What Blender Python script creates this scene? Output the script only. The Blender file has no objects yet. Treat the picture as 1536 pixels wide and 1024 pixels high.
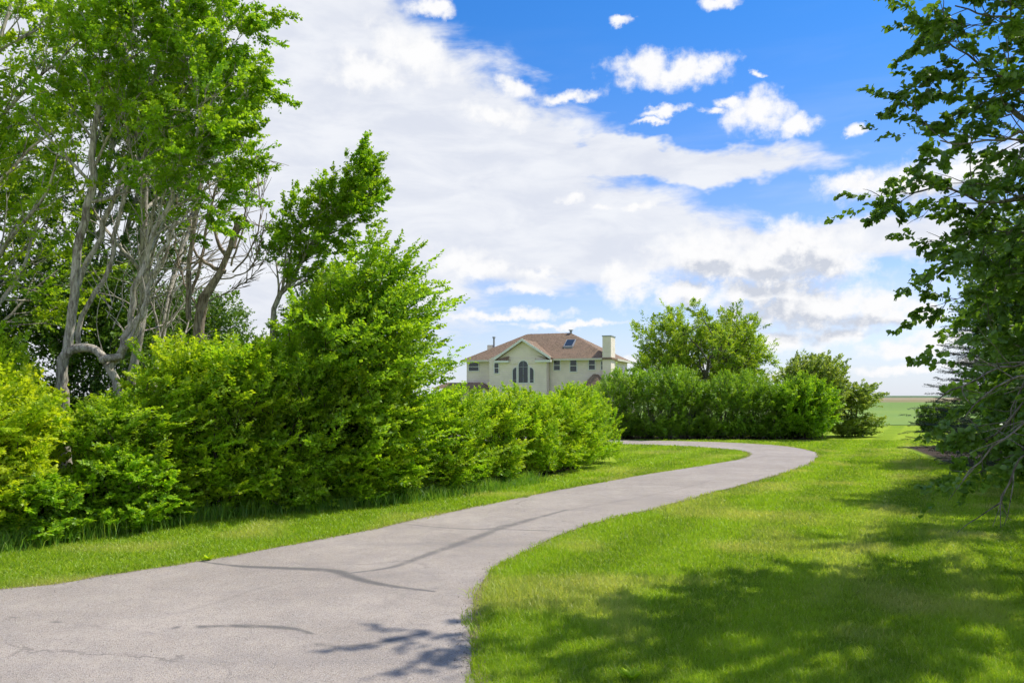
import bpy, math, random
import numpy as np
from mathutils import Vector, Matrix

random.seed(7)
RNG = np.random.default_rng(11)
scene = bpy.context.scene
COL = scene.collection
CAMH = 1.9          # eye height, metres
F = 1195.0          # focal length in pixels of a 1536 px wide picture
HORIZ = 593.0


def ground_pt(px, py):
    d = CAMH * F / (py - HORIZ)
    return np.array([(px - 768.0) / F * d, d])


def at_depth(px, py, d):
    return np.array([(px - 768.0) / F * d, d, CAMH + (HORIZ - py) / F * d])


def nrm(v):
    v = np.asarray(v, float)
    return v / (np.linalg.norm(v, axis=-1, keepdims=True) + 1e-9)


# ------------------------------------------------------------------ materials
def new_mat(name):
    m = bpy.data.materials.new(name)
    m.use_nodes = True
    nt = m.node_tree
    nt.nodes.clear()
    return m, nt


def N(nt, typ, **kw):
    n = nt.nodes.new(typ)
    ins = kw.pop('ins', {})
    for k, v in kw.items():
        setattr(n, k, v)
    for k, v in ins.items():
        s = n.inputs[k]
        if hasattr(v, 'is_output') or isinstance(v, bpy.types.NodeSocket):
            nt.links.new(v, s)
        else:
            s.default_value = v
    return n


def math_n(nt, op, a, b=None, c=None, clamp=False):
    n = N(nt, 'ShaderNodeMath', operation=op, use_clamp=clamp)
    for i, v in enumerate((a, b, c)):
        if v is None:
            continue
        if isinstance(v, bpy.types.NodeSocket):
            nt.links.new(v, n.inputs[i])
        else:
            n.inputs[i].default_value = v
    return n.outputs[0]


def mix_c(nt, fac, a, b, blend='MIX'):
    n = N(nt, 'ShaderNodeMix', data_type='RGBA', blend_type=blend)
    for k, v in ((0, fac), (6, a), (7, b)):
        if isinstance(v, bpy.types.NodeSocket):
            nt.links.new(v, n.inputs[k])
        else:
            n.inputs[k].default_value = v if k == 0 else (*v[:3], 1)
    return n.outputs[2]


def ramp(nt, fac, lo, hi, a=0.0, b=1.0, smooth=True):
    n = N(nt, 'ShaderNodeMapRange', interpolation_type='SMOOTHSTEP' if smooth else 'LINEAR')
    nt.links.new(fac, n.inputs[0])
    n.inputs[1].default_value = lo
    n.inputs[2].default_value = hi
    n.inputs[3].default_value = a
    n.inputs[4].default_value = b
    return n.outputs[0]


def noise(nt, vec, scale, detail=4, rough=0.55, dist=0.0):
    n = N(nt, 'ShaderNodeTexNoise', ins={'Scale': scale, 'Detail': detail, 'Roughness': rough, 'Distortion': dist})
    if vec is not None:
        nt.links.new(vec, n.inputs['Vector'])
    return n


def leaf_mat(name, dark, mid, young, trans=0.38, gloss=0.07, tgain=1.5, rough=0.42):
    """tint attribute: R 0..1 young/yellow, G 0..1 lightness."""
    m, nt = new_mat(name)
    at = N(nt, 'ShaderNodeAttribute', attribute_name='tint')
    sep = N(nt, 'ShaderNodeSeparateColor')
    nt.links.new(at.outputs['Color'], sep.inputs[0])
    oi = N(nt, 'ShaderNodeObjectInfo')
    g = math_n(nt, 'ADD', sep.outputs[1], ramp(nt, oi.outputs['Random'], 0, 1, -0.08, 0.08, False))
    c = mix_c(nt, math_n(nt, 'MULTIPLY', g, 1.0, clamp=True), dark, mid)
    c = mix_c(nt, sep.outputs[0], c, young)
    d = N(nt, 'ShaderNodeBsdfDiffuse')
    nt.links.new(c, d.inputs[0])
    t = N(nt, 'ShaderNodeBsdfTranslucent')
    tc = mix_c(nt, 1.0, c, (tgain * 1.05, tgain, tgain * 0.5), 'MULTIPLY')
    nt.links.new(tc, t.inputs[0])
    mx = N(nt, 'ShaderNodeMixShader', ins={0: trans})
    nt.links.new(d.outputs[0], mx.inputs[1])
    nt.links.new(t.outputs[0], mx.inputs[2])
    gl = N(nt, 'ShaderNodeBsdfGlossy', ins={'Roughness': rough, 'Color': (0.9, 0.95, 1, 1)})
    mx2 = N(nt, 'ShaderNodeMixShader', ins={0: gloss})
    nt.links.new(mx.outputs[0], mx2.inputs[1])
    nt.links.new(gl.outputs[0], mx2.inputs[2])
    o = N(nt, 'ShaderNodeOutputMaterial')
    nt.links.new(mx2.outputs[0], o.inputs[0])
    return m


def principled(nt, color, rough=0.8, spec=0.3, normal=None):
    p = N(nt, 'ShaderNodeBsdfPrincipled')
    if isinstance(color, bpy.types.NodeSocket):
        nt.links.new(color, p.inputs['Base Color'])
    else:
        p.inputs['Base Color'].default_value = (*color, 1)
    if isinstance(rough, bpy.types.NodeSocket):
        nt.links.new(rough, p.inputs['Roughness'])
    else:
        p.inputs['Roughness'].default_value = rough
    p.inputs['Specular IOR Level'].default_value = spec
    if normal is not None:
        nt.links.new(normal, p.inputs['Normal'])
    o = N(nt, 'ShaderNodeOutputMaterial')
    nt.links.new(p.outputs[0], o.inputs[0])
    return p


def bark_mat(name, a, b, scale=9.0, streak=3.0):
    m, nt = new_mat(name)
    tc = N(nt, 'ShaderNodeTexCoord')
    mp = N(nt, 'ShaderNodeMapping', ins={'Scale': (streak, streak, 0.7)})
    nt.links.new(tc.outputs['Object'], mp.inputs[0])
    n1 = noise(nt, mp.outputs[0], scale, 6, 0.65)
    n2 = noise(nt, tc.outputs['Object'], 3.0, 3)
    f = math_n(nt, 'ADD', math_n(nt, 'MULTIPLY', n1.outputs[0], 0.75), math_n(nt, 'MULTIPLY', n2.outputs[0], 0.35))
    c = mix_c(nt, ramp(nt, f, 0.4, 0.68), a, b)
    bp = N(nt, 'ShaderNodeBump', ins={'Strength': 0.7, 'Distance': 0.02})
    nt.links.new(n1.outputs[0], bp.inputs['Height'])
    principled(nt, c, 0.9, 0.15, bp.outputs[0])
    return m


M = {}
M['leaf_hedge'] = leaf_mat('leaf_hedge', (0.07, 0.18, 0.012), (0.33, 0.57, 0.022), (0.70, 0.80, 0.03), 0.50, 0.025, rough=0.5)
M['leaf_yellow'] = leaf_mat('leaf_yellow', (0.12, 0.24, 0.012), (0.42, 0.62, 0.02), (0.76, 0.78, 0.035), 0.48, 0.025, rough=0.5)
M['leaf_poplar'] = leaf_mat('leaf_poplar', (0.07, 0.17, 0.012), (0.27, 0.50, 0.020), (0.60, 0.74, 0.03), 0.50, 0.03)
M['leaf_shade'] = leaf_mat('leaf_shade', (0.038, 0.095, 0.014), (0.145, 0.27, 0.032), (0.26, 0.42, 0.035), 0.36, 0.045)  # leaf colour darkened to stand in for the shaded side of the crowns
M['leaf_far'] = leaf_mat('leaf_far', (0.08, 0.18, 0.014), (0.28, 0.46, 0.03), (0.60, 0.72, 0.06), 0.48, 0.03)
M['leaf_hedge_far'] = leaf_mat('leaf_hedge_far', (0.05, 0.13, 0.014), (0.21, 0.42, 0.03), (0.54, 0.74, 0.05), 0.44, 0.03)
M['leaf_olive'] = leaf_mat('leaf_olive', (0.09, 0.16, 0.022), (0.27, 0.40, 0.055), (0.54, 0.60, 0.15), 0.45, 0.04)
M['needle'] = leaf_mat('needle', (0.012, 0.030, 0.016), (0.030, 0.065, 0.032), (0.08, 0.14, 0.06), 0.12, 0.05)
M['grass'] = leaf_mat('grass', (0.14, 0.24, 0.018), (0.33, 0.49, 0.025), (0.62, 0.58, 0.22), 0.42, 0.02)
M['grass_tall'] = leaf_mat('grass_tall', (0.06, 0.16, 0.02), (0.19, 0.40, 0.035), (0.42, 0.52, 0.10), 0.45, 0.03)
M['bark_pale'] = bark_mat('bark_pale', (0.17, 0.145, 0.115), (0.62, 0.57, 0.49))
M['bark_grey'] = bark_mat('bark_grey', (0.07, 0.06, 0.05), (0.26, 0.235, 0.20))
M['bark_dead'] = bark_mat('bark_dead', (0.14, 0.105, 0.08), (0.50, 0.41, 0.32), 7, 5)
M['bark_dark'] = bark_mat('bark_dark', (0.035, 0.028, 0.02), (0.12, 0.10, 0.075))


# ------------------------------------------------------------------ mesh helpers
def mesh_np(name, verts, faces, mat, parent=None, tint=None, smooth=False, attrs=None, loc=None):
    """faces: (n,4) int array."""
    me = bpy.data.meshes.new(name)
    verts = np.ascontiguousarray(verts, dtype=np.float32)
    faces = np.ascontiguousarray(faces, dtype=np.int32)
    nf, k = faces.shape
    me.vertices.add(len(verts))
    me.vertices.foreach_set('co', verts.ravel())
    me.loops.add(nf * k)
    me.loops.foreach_set('vertex_index', faces.ravel())
    me.polygons.add(nf)
    me.polygons.foreach_set('loop_start', np.arange(0, nf * k, k, dtype=np.int32))
    me.polygons.foreach_set('loop_total', np.full(nf, k, dtype=np.int32))
    if smooth:
        me.polygons.foreach_set('use_smooth', np.ones(nf, dtype=bool))
    me.update(calc_edges=True)
    if tint is not None:
        a = me.attributes.new('tint', 'FLOAT_COLOR', 'POINT')
        c = np.ones((len(verts), 4), np.float32)
        c[:, :tint.shape[1]] = tint
        a.data.foreach_set('color', c.ravel())
    for nm, arr in (attrs or {}).items():
        a = me.attributes.new(nm, 'FLOAT', 'POINT')
        a.data.foreach_set('value', np.ascontiguousarray(arr, dtype=np.float32).ravel())
    me.materials.append(mat)
    o = bpy.data.objects.new(name, me)
    COL.objects.link(o)
    if parent is not None:
        o.parent = parent
    if loc is not None:
        o.location = loc
    return o


def thing(name, label, cat, loc=(0, 0, 0), rz=0.0, group=None):
    o = bpy.data.objects.new(name, None)
    COL.objects.link(o)
    o.location = loc
    o.rotation_euler = (0, 0, rz)
    o.empty_display_size = 0.2
    o['label'] = label
    o['category'] = cat
    if group:
        o['group'] = group
    return o


def dup(root, loc, rz=0.0, scale=(1, 1, 1), label=None, group=None):
    r = root.copy()
    COL.objects.link(r)
    r.location = loc
    r.rotation_euler = (0, 0, rz)
    r.scale = scale
    if label:
        r['label'] = label
    if group:
        r['group'] = group
    for ch in list(root.children):
        c = ch.copy()
        COL.objects.link(c)
        c.parent = r
    return r


def tubes(paths, sides=6):
    """paths: list of (pts (n,3), radii (n,)). One vertex/face set."""
    V, Fc = [], []
    off = 0
    ang = np.linspace(0, 2 * np.pi, sides, endpoint=False)
    ca, sa = np.cos(ang), np.sin(ang)
    idx = np.arange(sides)
    for pts, rad in paths:
        pts = np.asarray(pts, float)
        n = len(pts)
        t = nrm(np.gradient(pts, axis=0))
        ref = np.array([0.13, 0.97, 0.21]) if abs(t[0][2]) > 0.8 else np.array([0.05, 0.1, 0.99])
        u = nrm(np.cross(t, ref))
        w = np.cross(t, u)
        r = np.asarray(rad, float)[:, None, None]
        ring = pts[:, None, :] + r * (u[:, None, :] * ca[None, :, None] + w[:, None, :] * sa[None, :, None])
        V.append(ring.reshape(-1, 3))
        for i in range(n - 1):
            a = off + i * sides + idx
            b = off + i * sides + (idx + 1) % sides
            Fc.append(np.stack([a, b, b + sides, a + sides], 1))
        off += n * sides
    return np.concatenate(V), np.concatenate(Fc)


def leaf_geo(P, D, Nn, L, W, hi=False, fold=0.25):
    """leaves: base P, direction D, normal Nn (approx), length L, half-width W."""
    n = len(P)
    D = nrm(D)
    S = nrm(np.cross(D, Nn))
    U = np.cross(S, D)
    L = L[:, None]
    W = W[:, None]
    if hi:
        v = np.stack([P,
                      P + D * L * 0.28 + S * W * 0.95 + U * W * fold,
                      P + D * L * 0.68 + S * W * 0.72 + U * W * fold * 0.6,
                      P + D * L - U * L * 0.10,
                      P + D * L * 0.68 - S * W * 0.72 + U * W * fold * 0.6,
                      P + D * L * 0.28 - S * W * 0.95 + U * W * fold], 1)
        b = np.arange(n)[:, None] * 6
        f = np.concatenate([b + np.array([0, 1, 2, 3]), b + np.array([0, 3, 4, 5])], 0)
        return v.reshape(-1, 3), f, 6
    v = np.stack([P,
                  P + D * L * 0.45 + S * W + U * W * fold,
                  P + D * L,
                  P + D * L * 0.45 - S * W + U * W * fold], 1)
    b = np.arange(n)[:, None] * 4
    return v.reshape(-1, 3), b + np.array([0, 1, 2, 3]), 4


def frond(P, D, L, rng, nsh=12, nlf=10, shoot=0.30, leaf=0.055, wr=0.30, up=0.3, wind=(0, 0, 0), hi=False,
          flat=0.25, droop=0.0, young=0.35, light=None, spread=0.75, start=0.1):
    """Boughs (P base, D dir, L length) -> side shoots -> leaves. Returns verts, faces, tint and twig paths."""
    nb = len(P)
    D = nrm(D)
    wind = np.asarray(wind, float)
    Nb = nrm(np.array([0, 0, 1.0]) + rng.normal(0, 0.45, (nb, 3)))
    Sd = nrm(np.cross(D, Nb))
    t = (np.arange(nsh) + rng.uniform(0, 1, (nb, nsh))) / nsh
    t = start + (1 - start) * t
    sgn = np.where(np.arange(nsh) % 2 == 0, 1.0, -1.0)[None, :]
    bend = (t ** 2)[:, :, None] * (wind * 0.5 + np.array([0, 0, up * 0.3 - droop]))[None, None, :]
    SP = P[:, None, :] + (D[:, None, :] * t[:, :, None] + bend) * L[:, None, None]
    ax = nrm(D[:, None, :] + bend * 1.2)
    SD = nrm(ax * (0.45 + 0.6 * t[:, :, None]) + Sd[:, None, :] * (sgn * spread)[:, :, None] * (1.25 - t[:, :, None])
             + Nb[:, None, :] * rng.normal(0, flat, (nb, nsh, 1)) + rng.normal(0, 0.14, (nb, nsh, 3))
             + np.array([0, 0, up * 0.5]) + wind * 0.7)
    SL = shoot * (1.15 - 0.55 * t) * rng.uniform(0.6, 1.25, (nb, nsh)) * np.clip(L[:, None] / 0.8, 0.55, 1.4)
    SP, SD, SL, tt = SP.reshape(-1, 3), SD.reshape(-1, 3), SL.ravel(), t.ravel()
    SNn = nrm(np.repeat(Nb, nsh, 0) + rng.normal(0, 0.3, SP.shape))
    ns = len(SP)
    q = (np.arange(nlf) + rng.uniform(0.1, 1, (ns, nlf))) / nlf
    side = nrm(np.cross(SD, SNn))
    sg = np.where(np.arange(nlf) % 2 == 0, 1.0, -1.0)[None, :, None]
    LP = SP[:, None, :] + (SD[:, None, :] * q[:, :, None] + np.array([0, 0, -droop * 0.4]) * (q ** 2)[:, :, None]) * SL[:, None, None]
    LD = nrm(SD[:, None, :] * 0.7 + side[:, None, :] * sg * 0.8 + rng.normal(0, 0.32, (ns, nlf, 3)) + np.array([0, 0, -0.12 - droop]) + wind * 0.5)
    LN = nrm(SNn[:, None, :] + rng.normal(0, 0.55, (ns, nlf, 3)))
    sz = leaf * rng.uniform(0.6, 1.25, (ns, nlf)) * (1.08 - 0.3 * q)
    LP, LD, LN, sz = LP.reshape(-1, 3), LD.reshape(-1, 3), LN.reshape(-1, 3), sz.ravel()
    v, f, k = leaf_geo(LP, LD, LN, sz, sz * wr, hi)
    yb = rng.uniform(0, 1, nb)
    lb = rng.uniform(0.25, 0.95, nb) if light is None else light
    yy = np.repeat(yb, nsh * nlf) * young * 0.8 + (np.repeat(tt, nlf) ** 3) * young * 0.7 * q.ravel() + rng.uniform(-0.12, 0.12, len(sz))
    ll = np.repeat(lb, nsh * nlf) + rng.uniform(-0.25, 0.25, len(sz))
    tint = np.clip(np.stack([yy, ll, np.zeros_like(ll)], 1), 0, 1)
    return v, f, np.repeat(tint, k, 0)


def bough_paths(P, D, L, r=0.008, up=0.3, wind=(0, 0, 0), droop=0.0, step=1):
    out = []
    wind = np.asarray(wind, float)
    for i in range(0, len(P), step):
        t = np.linspace(0, 1, 4)[:, None]
        pts = P[i] + (nrm(D[i]) * t + t ** 2 * (wind * 0.5 + np.array([0, 0, up * 0.3 - droop]))) * L[i]
        out.append((pts, r * np.linspace(1, 0.3, 4)))
    return out


# ------------------------------------------------------------------ shrubs
def lumpy_radius(dirs, rng, amp=0.16, k=9):
    cs = nrm(rng.normal(0, 1, (k, 3)))
    a = rng.uniform(-1, 1, k)
    out = np.ones(len(dirs))
    for c, s in zip(cs, a):
        out += amp * s * np.exp(-3.0 * (1 - dirs @ c))
    return out


def shrub_mesh(name, seed, R, H, nb, mat, bark, lean=(0, 0, 0), leaf=0.055, blen=0.75, wr=0.30, nsh=12, nlf=9, young=0.35,
               wind=(0.25, 0, 0.05), up=0.35, label='', cat='shrub', group=None, cone=0.0, hi=False, stems=10, vert=0.4,
               shoot=0.28, low=0.05, egg=0.55, foliage='foliage', droop=0.0, skirt=1.0, amp=0.30):
    """Dense shrub standing at its local origin: R radius, H height."""
    rng = np.random.default_rng(seed)
    d = nrm(rng.normal(0, 1, (nb, 3)) * np.array([1, 1, 1.0]))
    shell = rng.beta(3.2, 1.3, nb)
    lum = lumpy_radius(d, rng, amp)
    cz = H * 0.5
    h = d[:, 2]
    taper = np.where(h > 0, 1 - cone * h, 1 - (1 - skirt) * (-h))
    zz = cz + np.sign(h) * np.abs(h) ** egg * (H * 0.5) * lum * shell ** 0.4
    hor = nrm(d[:, :2])
    rr = R * np.sqrt(np.clip(1 - np.abs(h) ** 2.6, 0.02, 1)) * lum * shell * taper
    tip = np.stack([hor[:, 0] * rr, hor[:, 1] * rr, np.clip(zz, low * H, None)], 1)
    tip += np.asarray(lean) * (tip[:, 2:3] / H) ** 1.5
    D = nrm(np.stack([hor[:, 0] * (rr / R), hor[:, 1] * (rr / R), np.clip(h, -0.35, 1) * 0.7 + vert], 1)
            + np.asarray(wind) * 0.8 + rng.normal(0, 0.38, (nb, 3)))
    L = blen * rng.uniform(0.65, 1.25, nb)
    P = tip - D * L[:, None] * 0.85
    P[:, 2] = np.clip(P[:, 2], 0.04, None)
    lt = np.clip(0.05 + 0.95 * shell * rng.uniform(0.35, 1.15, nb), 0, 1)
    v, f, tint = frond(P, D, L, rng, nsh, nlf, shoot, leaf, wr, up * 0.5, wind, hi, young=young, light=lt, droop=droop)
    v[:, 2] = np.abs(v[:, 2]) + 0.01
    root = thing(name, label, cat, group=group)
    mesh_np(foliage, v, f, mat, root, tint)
    paths = bough_paths(P, D, L, 0.007, up * 0.5, wind, droop, 2)
    for i in range(stems):
        a = rng.uniform(0, 2 * np.pi)
        b0 = np.array([math.cos(a), math.sin(a), 0]) * rng.uniform(0.05, 0.3) * R
        j = rng.integers(0, nb)
        e = P[j]
        t = np.linspace(0, 1, 7)[:, None]
        mid = (b0 + e) / 2 + np.array([0, 0, 0.2 * H])
        pts = (1 - t) ** 2 * b0 + 2 * t * (1 - t) * mid + t ** 2 * e + rng.normal(0, 0.015, (7, 3))
        pts[0] = b0
        paths.append((pts, np.linspace(0.028, 0.008, 7)))
    vv, ff = tubes(paths, 4)
    vv[:, 2] = np.clip(vv[:, 2], 0, None)
    mesh_np('stems', vv, ff, bark, root, smooth=True)
    return root


# ------------------------------------------------------------------ trees
class Skel:
    def __init__(self, seed, trop=(0.1, 0.05, 0.0), wiggle=(0.08, 0.12, 0.2), wind=(0, 0, 0)):
        self.rng = np.random.default_rng(seed)
        self.paths = []
        self.P, self.D, self.L = [], [], []
        self.trop, self.wiggle, self.wind = trop, wiggle, np.asarray(wind, float)

    def line(self, p, d, L, r, lvl, n=None, taper=0.35):
        n = n or max(4, int(L / 0.35) + 2)
        p = np.array(p, float)
        d = nrm(d)
        pts, rad = [p.copy()], [r]
        for i in range(n):
            d = nrm(d + self.rng.normal(0, self.wiggle[min(lvl, len(self.wiggle) - 1)], 3)
                    + np.array([0, 0, self.trop[min(lvl, len(self.trop) - 1)]]) + self.wind * 0.06)
            p = p + d * L / n
            pts.append(p.copy())
            rad.append(r * (1 - (1 - taper) * (i + 1) / n))
        pts = np.array(pts)
        self.paths.append((pts, np.array(rad)))
        return pts, np.array(rad)

    def along(self, pts, rad, t):
        x = t * (len(pts) - 1)
        i = min(int(x), len(pts) - 2)
        fr = x - i
        return pts[i] * (1 - fr) + pts[i + 1] * fr, nrm(pts[i + 1] - pts[i]), rad[i] * (1 - fr) + rad[i + 1] * fr

    def grow(self, p, d, L, r, lvl, spec):
        pts, rad = self.line(p, d, L, r, lvl)
        self.sprout(pts, rad, L, lvl, spec)
        return pts, rad

    def sprout(self, pts, rad, L, lvl, spec):
        """spec[lvl] = (children, start, angle, length ratio, end ratio)"""
        if lvl >= len(spec):
            self.P.append(pts[0] * 0.6 + pts[1] * 0.4)
            self.D.append(pts[-1] - pts[0])
            self.L.append(L)
            return
        nchild, start, ang, ratio, endr = spec[lvl]
        rng = self.rng
        nch = max(1, int(round(nchild * (0.8 + 0.4 * rng.random()))))
        phi = rng.uniform(0, 2 * np.pi)
        for k in range(nch):
            t = start + (1 - start) * (k + rng.random() * 0.8) / nch
            q, ax, rr = self.along(pts, rad, min(t, 0.999))
            phi += 2.4 + rng.normal(0, 0.4)
            ref = np.array([1.0, 0, 0]) if abs(ax[2]) > 0.7 else np.array([0, 0, 1.0])
            u = nrm(np.cross(ax, ref))
            w = np.cross(ax, u)
            a = ang * rng.uniform(0.7, 1.3)
            dd = nrm(ax * math.cos(a) + (u * math.cos(phi) + w * math.sin(phi)) * math.sin(a) + self.wind * 0.25)
            cl = L * ratio * (1 - (1 - endr) * (t - start) / (1 - start + 1e-6)) * rng.uniform(0.75, 1.2)
            self.grow(q, dd, cl, max(0.006, rr * 0.55), lvl + 1, spec)
        # the end of the branch carries a bough too
        q, ax, rr = self.along(pts, rad, 0.97)
        self.P.append(q)
        self.D.append(ax)
        self.L.append(min(0.9, 0.35 * L + 0.2))

    def bake(self, name, label, cat, mat, bark, root_loc, group=None, sides=6, minr=0.0, flr=None, clipz=0.0, leafless=False,
             crown='crown', density=1.0, **fk):
        root = thing(name, label, cat, root_loc, 0, group)
        thick = [(p, r) for p, r in self.paths if r[0] >= 0.03]
        thin = [(p, r) for p, r in self.paths if r[0] < 0.03]
        V, Fc = [], []
        off = 0
        for grp, sd in ((thick, max(8, sides)), (thin, 4)):
            if grp:
                v, f = tubes(grp, sd)
                V.append(v)
                Fc.append(f + off)
                off += len(v)
        mesh_np('trunk', np.concatenate(V), np.concatenate(Fc), bark, root, smooth=True)
        if not leafless:
            P, D, L = np.array(self.P), np.array(self.D), np.array(self.L)
            if flr is not None:
                k = P[:, 2] > flr
                P, D, L = P[k], D[k], L[k]
            if density < 1:
                k = self.rng.random(len(P)) < density
                P, D, L = P[k], D[k], L[k]
            v, f, tint = frond(P, D, L, self.rng, **fk)
            mesh_np(crown, v, f, mat, root, tint)
            print(name, 'boughs', len(P), 'leaf faces', len(f))
        return root


# ------------------------------------------------------------------ camera, light, world
cam_d = bpy.data.cameras.new('camera')
cam = bpy.data.objects.new('camera', cam_d)
COL.objects.link(cam)
cam.location = (0, 0, CAMH)
cam.rotation_euler = (math.radians(90), 0, 0)
cam_d.sensor_width = 36
cam_d.lens = F / 1536 * 36
cam_d.shift_y = (HORIZ - 512) / 1536
cam_d.clip_end = 12000
cam_d.clip_start = 0.05
scene.camera = cam

SUN = nrm([0.51, 0.28, 0.80])
sl = bpy.data.lights.new('sun', 'SUN')
sl.energy = 5.0
sl.angle = math.radians(0.5)
sl.color = (1.0, 0.93, 0.80)
so = bpy.data.objects.new('sun', sl)
COL.objects.link(so)
so.rotation_euler = Vector(-SUN).to_track_quat('-Z', 'Y').to_euler()
so.location = (20, -5, 30)

scene.view_settings.view_transform = 'Standard'
scene.view_settings.look = 'None'
scene.view_settings.exposure = 0
scene.cycles.max_bounces = 7
scene.cycles.transparent_max_bounces = 4
scene.cycles.diffuse_bounces = 3
scene.cycles.glossy_bounces = 2
scene.cycles.transmission_bounces = 3
scene.cycles.caustics_reflective = False
scene.cycles.caustics_refractive = False
scene.cycles.use_denoising = True
scene.cycles.use_adaptive_sampling = True
scene.cycles.adaptive_threshold = 0.025
scene.cycles.adaptive_min_samples = 8


def build_world():
    w = bpy.data.worlds.new('World')
    scene.world = w
    w.use_nodes = True
    nt = w.node_tree
    nt.nodes.clear()
    sky = N(nt, 'ShaderNodeTexSky', sky_type='NISHITA', sun_disc=False)
    sky.sun_elevation = math.asin(SUN[2])
    sky.sun_rotation = math.atan2(SUN[0], SUN[1])
    sky.altitude = 1000
    sky.air_density = 1.0
    sky.dust_density = 0.6
    sky.ozone_density = 2.5
    tc = N(nt, 'ShaderNodeTexCoord')
    G = tc.outputs['Generated']
    sep = N(nt, 'ShaderNodeSeparateXYZ')
    nt.links.new(G, sep.inputs[0])
    az = math_n(nt, 'MULTIPLY', math_n(nt, 'ARCTAN2', sep.outputs[0], sep.outputs[1]), 57.2958)
    el = math_n(nt, 'MULTIPLY', math_n(nt, 'ARCSINE', sep.outputs[2]), 57.2958)
    cb = N(nt, 'ShaderNodeCombineXYZ')
    nt.links.new(az, cb.inputs[0])
    nt.links.new(el, cb.inputs[1])
    AE = cb.outputs[0]

    def ae(px, py):
        x, z = (px - 768) / F, (HORIZ - py) / F
        return math.degrees(math.atan(x)), math.degrees(math.atan(z / math.hypot(1, x)))

    def warp(amount, scale, detail, rough, stretch=(1, 1.6, 1)):
        mp = N(nt, 'ShaderNodeMapping', ins={'Scale': stretch})
        nt.links.new(AE, mp.inputs[0])
        n = noise(nt, mp.outputs[0], scale, detail, rough)
        s = N(nt, 'ShaderNodeVectorMath', operation='SUBTRACT')
        nt.links.new(n.outputs['Color'], s.inputs[0])
        s.inputs[1].default_value = (0.5, 0.5, 0.5)
        m = N(nt, 'ShaderNodeVectorMath', operation='MULTIPLY')
        nt.links.new(s.outputs[0], m.inputs[0])
        m.inputs[1].default_value = (amount, amount * 0.75, 0)
        a = N(nt, 'ShaderNodeVectorMath', operation='ADD')
        nt.links.new(AE, a.inputs[0])
        nt.links.new(m.outputs[0], a.inputs[1])
        return a.outputs[0]

    def field(vec, blobs, k=0.25, up=0.0):
        cur = None
        for b in blobs:
            px, py, rx, ry = b[:4]
            rot = b[4] if len(b) > 4 else 0
            a, e = ae(px, py)
            s = 57.2958 / F * math.cos(math.radians(a))
            mp = N(nt, 'ShaderNodeMapping', vector_type='TEXTURE',
                   ins={'Location': (a, e - up, 0), 'Rotation': (0, 0, math.radians(rot)), 'Scale': (rx * s, ry * s, 1e6)})
            if cur is None:
                nt.links.new(vec, mp.inputs[0])
            else:   # a tiny dependence on the previous result keeps the shader's evaluation sequential
                ma = N(nt, 'ShaderNodeVectorMath', operation='MULTIPLY_ADD')
                nt.links.new(cur, ma.inputs[0])
                ma.inputs[1].default_value = (1e-9, 1e-9, 0)
                nt.links.new(vec, ma.inputs[2])
                nt.links.new(ma.outputs[0], mp.inputs[0])
            ln = N(nt, 'ShaderNodeVectorMath', operation='LENGTH')
            nt.links.new(mp.outputs[0], ln.inputs[0])
            if cur is None:
                cur = ln.outputs['Value']
            else:
                cur = math_n(nt, 'SMOOTH_MIN', cur, ln.outputs['Value'], k)
        return cur

    # soft veil of high cloud
    v1 = warp(7.0, 0.10, 5, 0.62, (1, 1.8, 1))
    veil = [(120, 300, 560, 460), (470, 330, 260, 260), (560, 170, 190, 120, 0), (700, 240, 260, 110, -18), (800, 345, 330, 80, -3),
            (1130, 372, 300, 38, 0), (430, 60, 190, 160), (980, 235, 240, 26, -5)]
    fv = field(v1, veil, 0.2)
    mv = N(nt, 'ShaderNodeMapping', ins={'Scale': (0.5, 1.5, 1), 'Rotation': (0, 0, 0.25)})
    nt.links.new(AE, mv.inputs[0])
    nv = noise(nt, mv.outputs[0], 0.35, 6, 0.6, 0.4)
    fv2 = math_n(nt, 'ADD', fv, math_n(nt, 'MULTIPLY', math_n(nt, 'SUBTRACT', nv.outputs[0], 0.5), -0.9))
    a_v = ramp(nt, fv2, 1.20, 0.78, 0.0, 0.95)
    # faint streaks over all the sky
    ms = N(nt, 'ShaderNodeMapping', ins={'Scale': (0.12, 0.7, 1), 'Rotation': (0, 0, 0.15)})
    nt.links.new(AE, ms.inputs[0])
    ns = noise(nt, ms.outputs[0], 0.6, 5, 0.55, 0.3)
    lowf = ramp(nt, el, 26, 3, 0.0, 1.0)
    a_s = math_n(nt, 'MULTIPLY', ramp(nt, ns.outputs[0], 0.48, 0.74, 0.0, 0.34), math_n(nt, 'ADD', math_n(nt, 'MULTIPLY', lowf, 0.9), 0.03))

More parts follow.
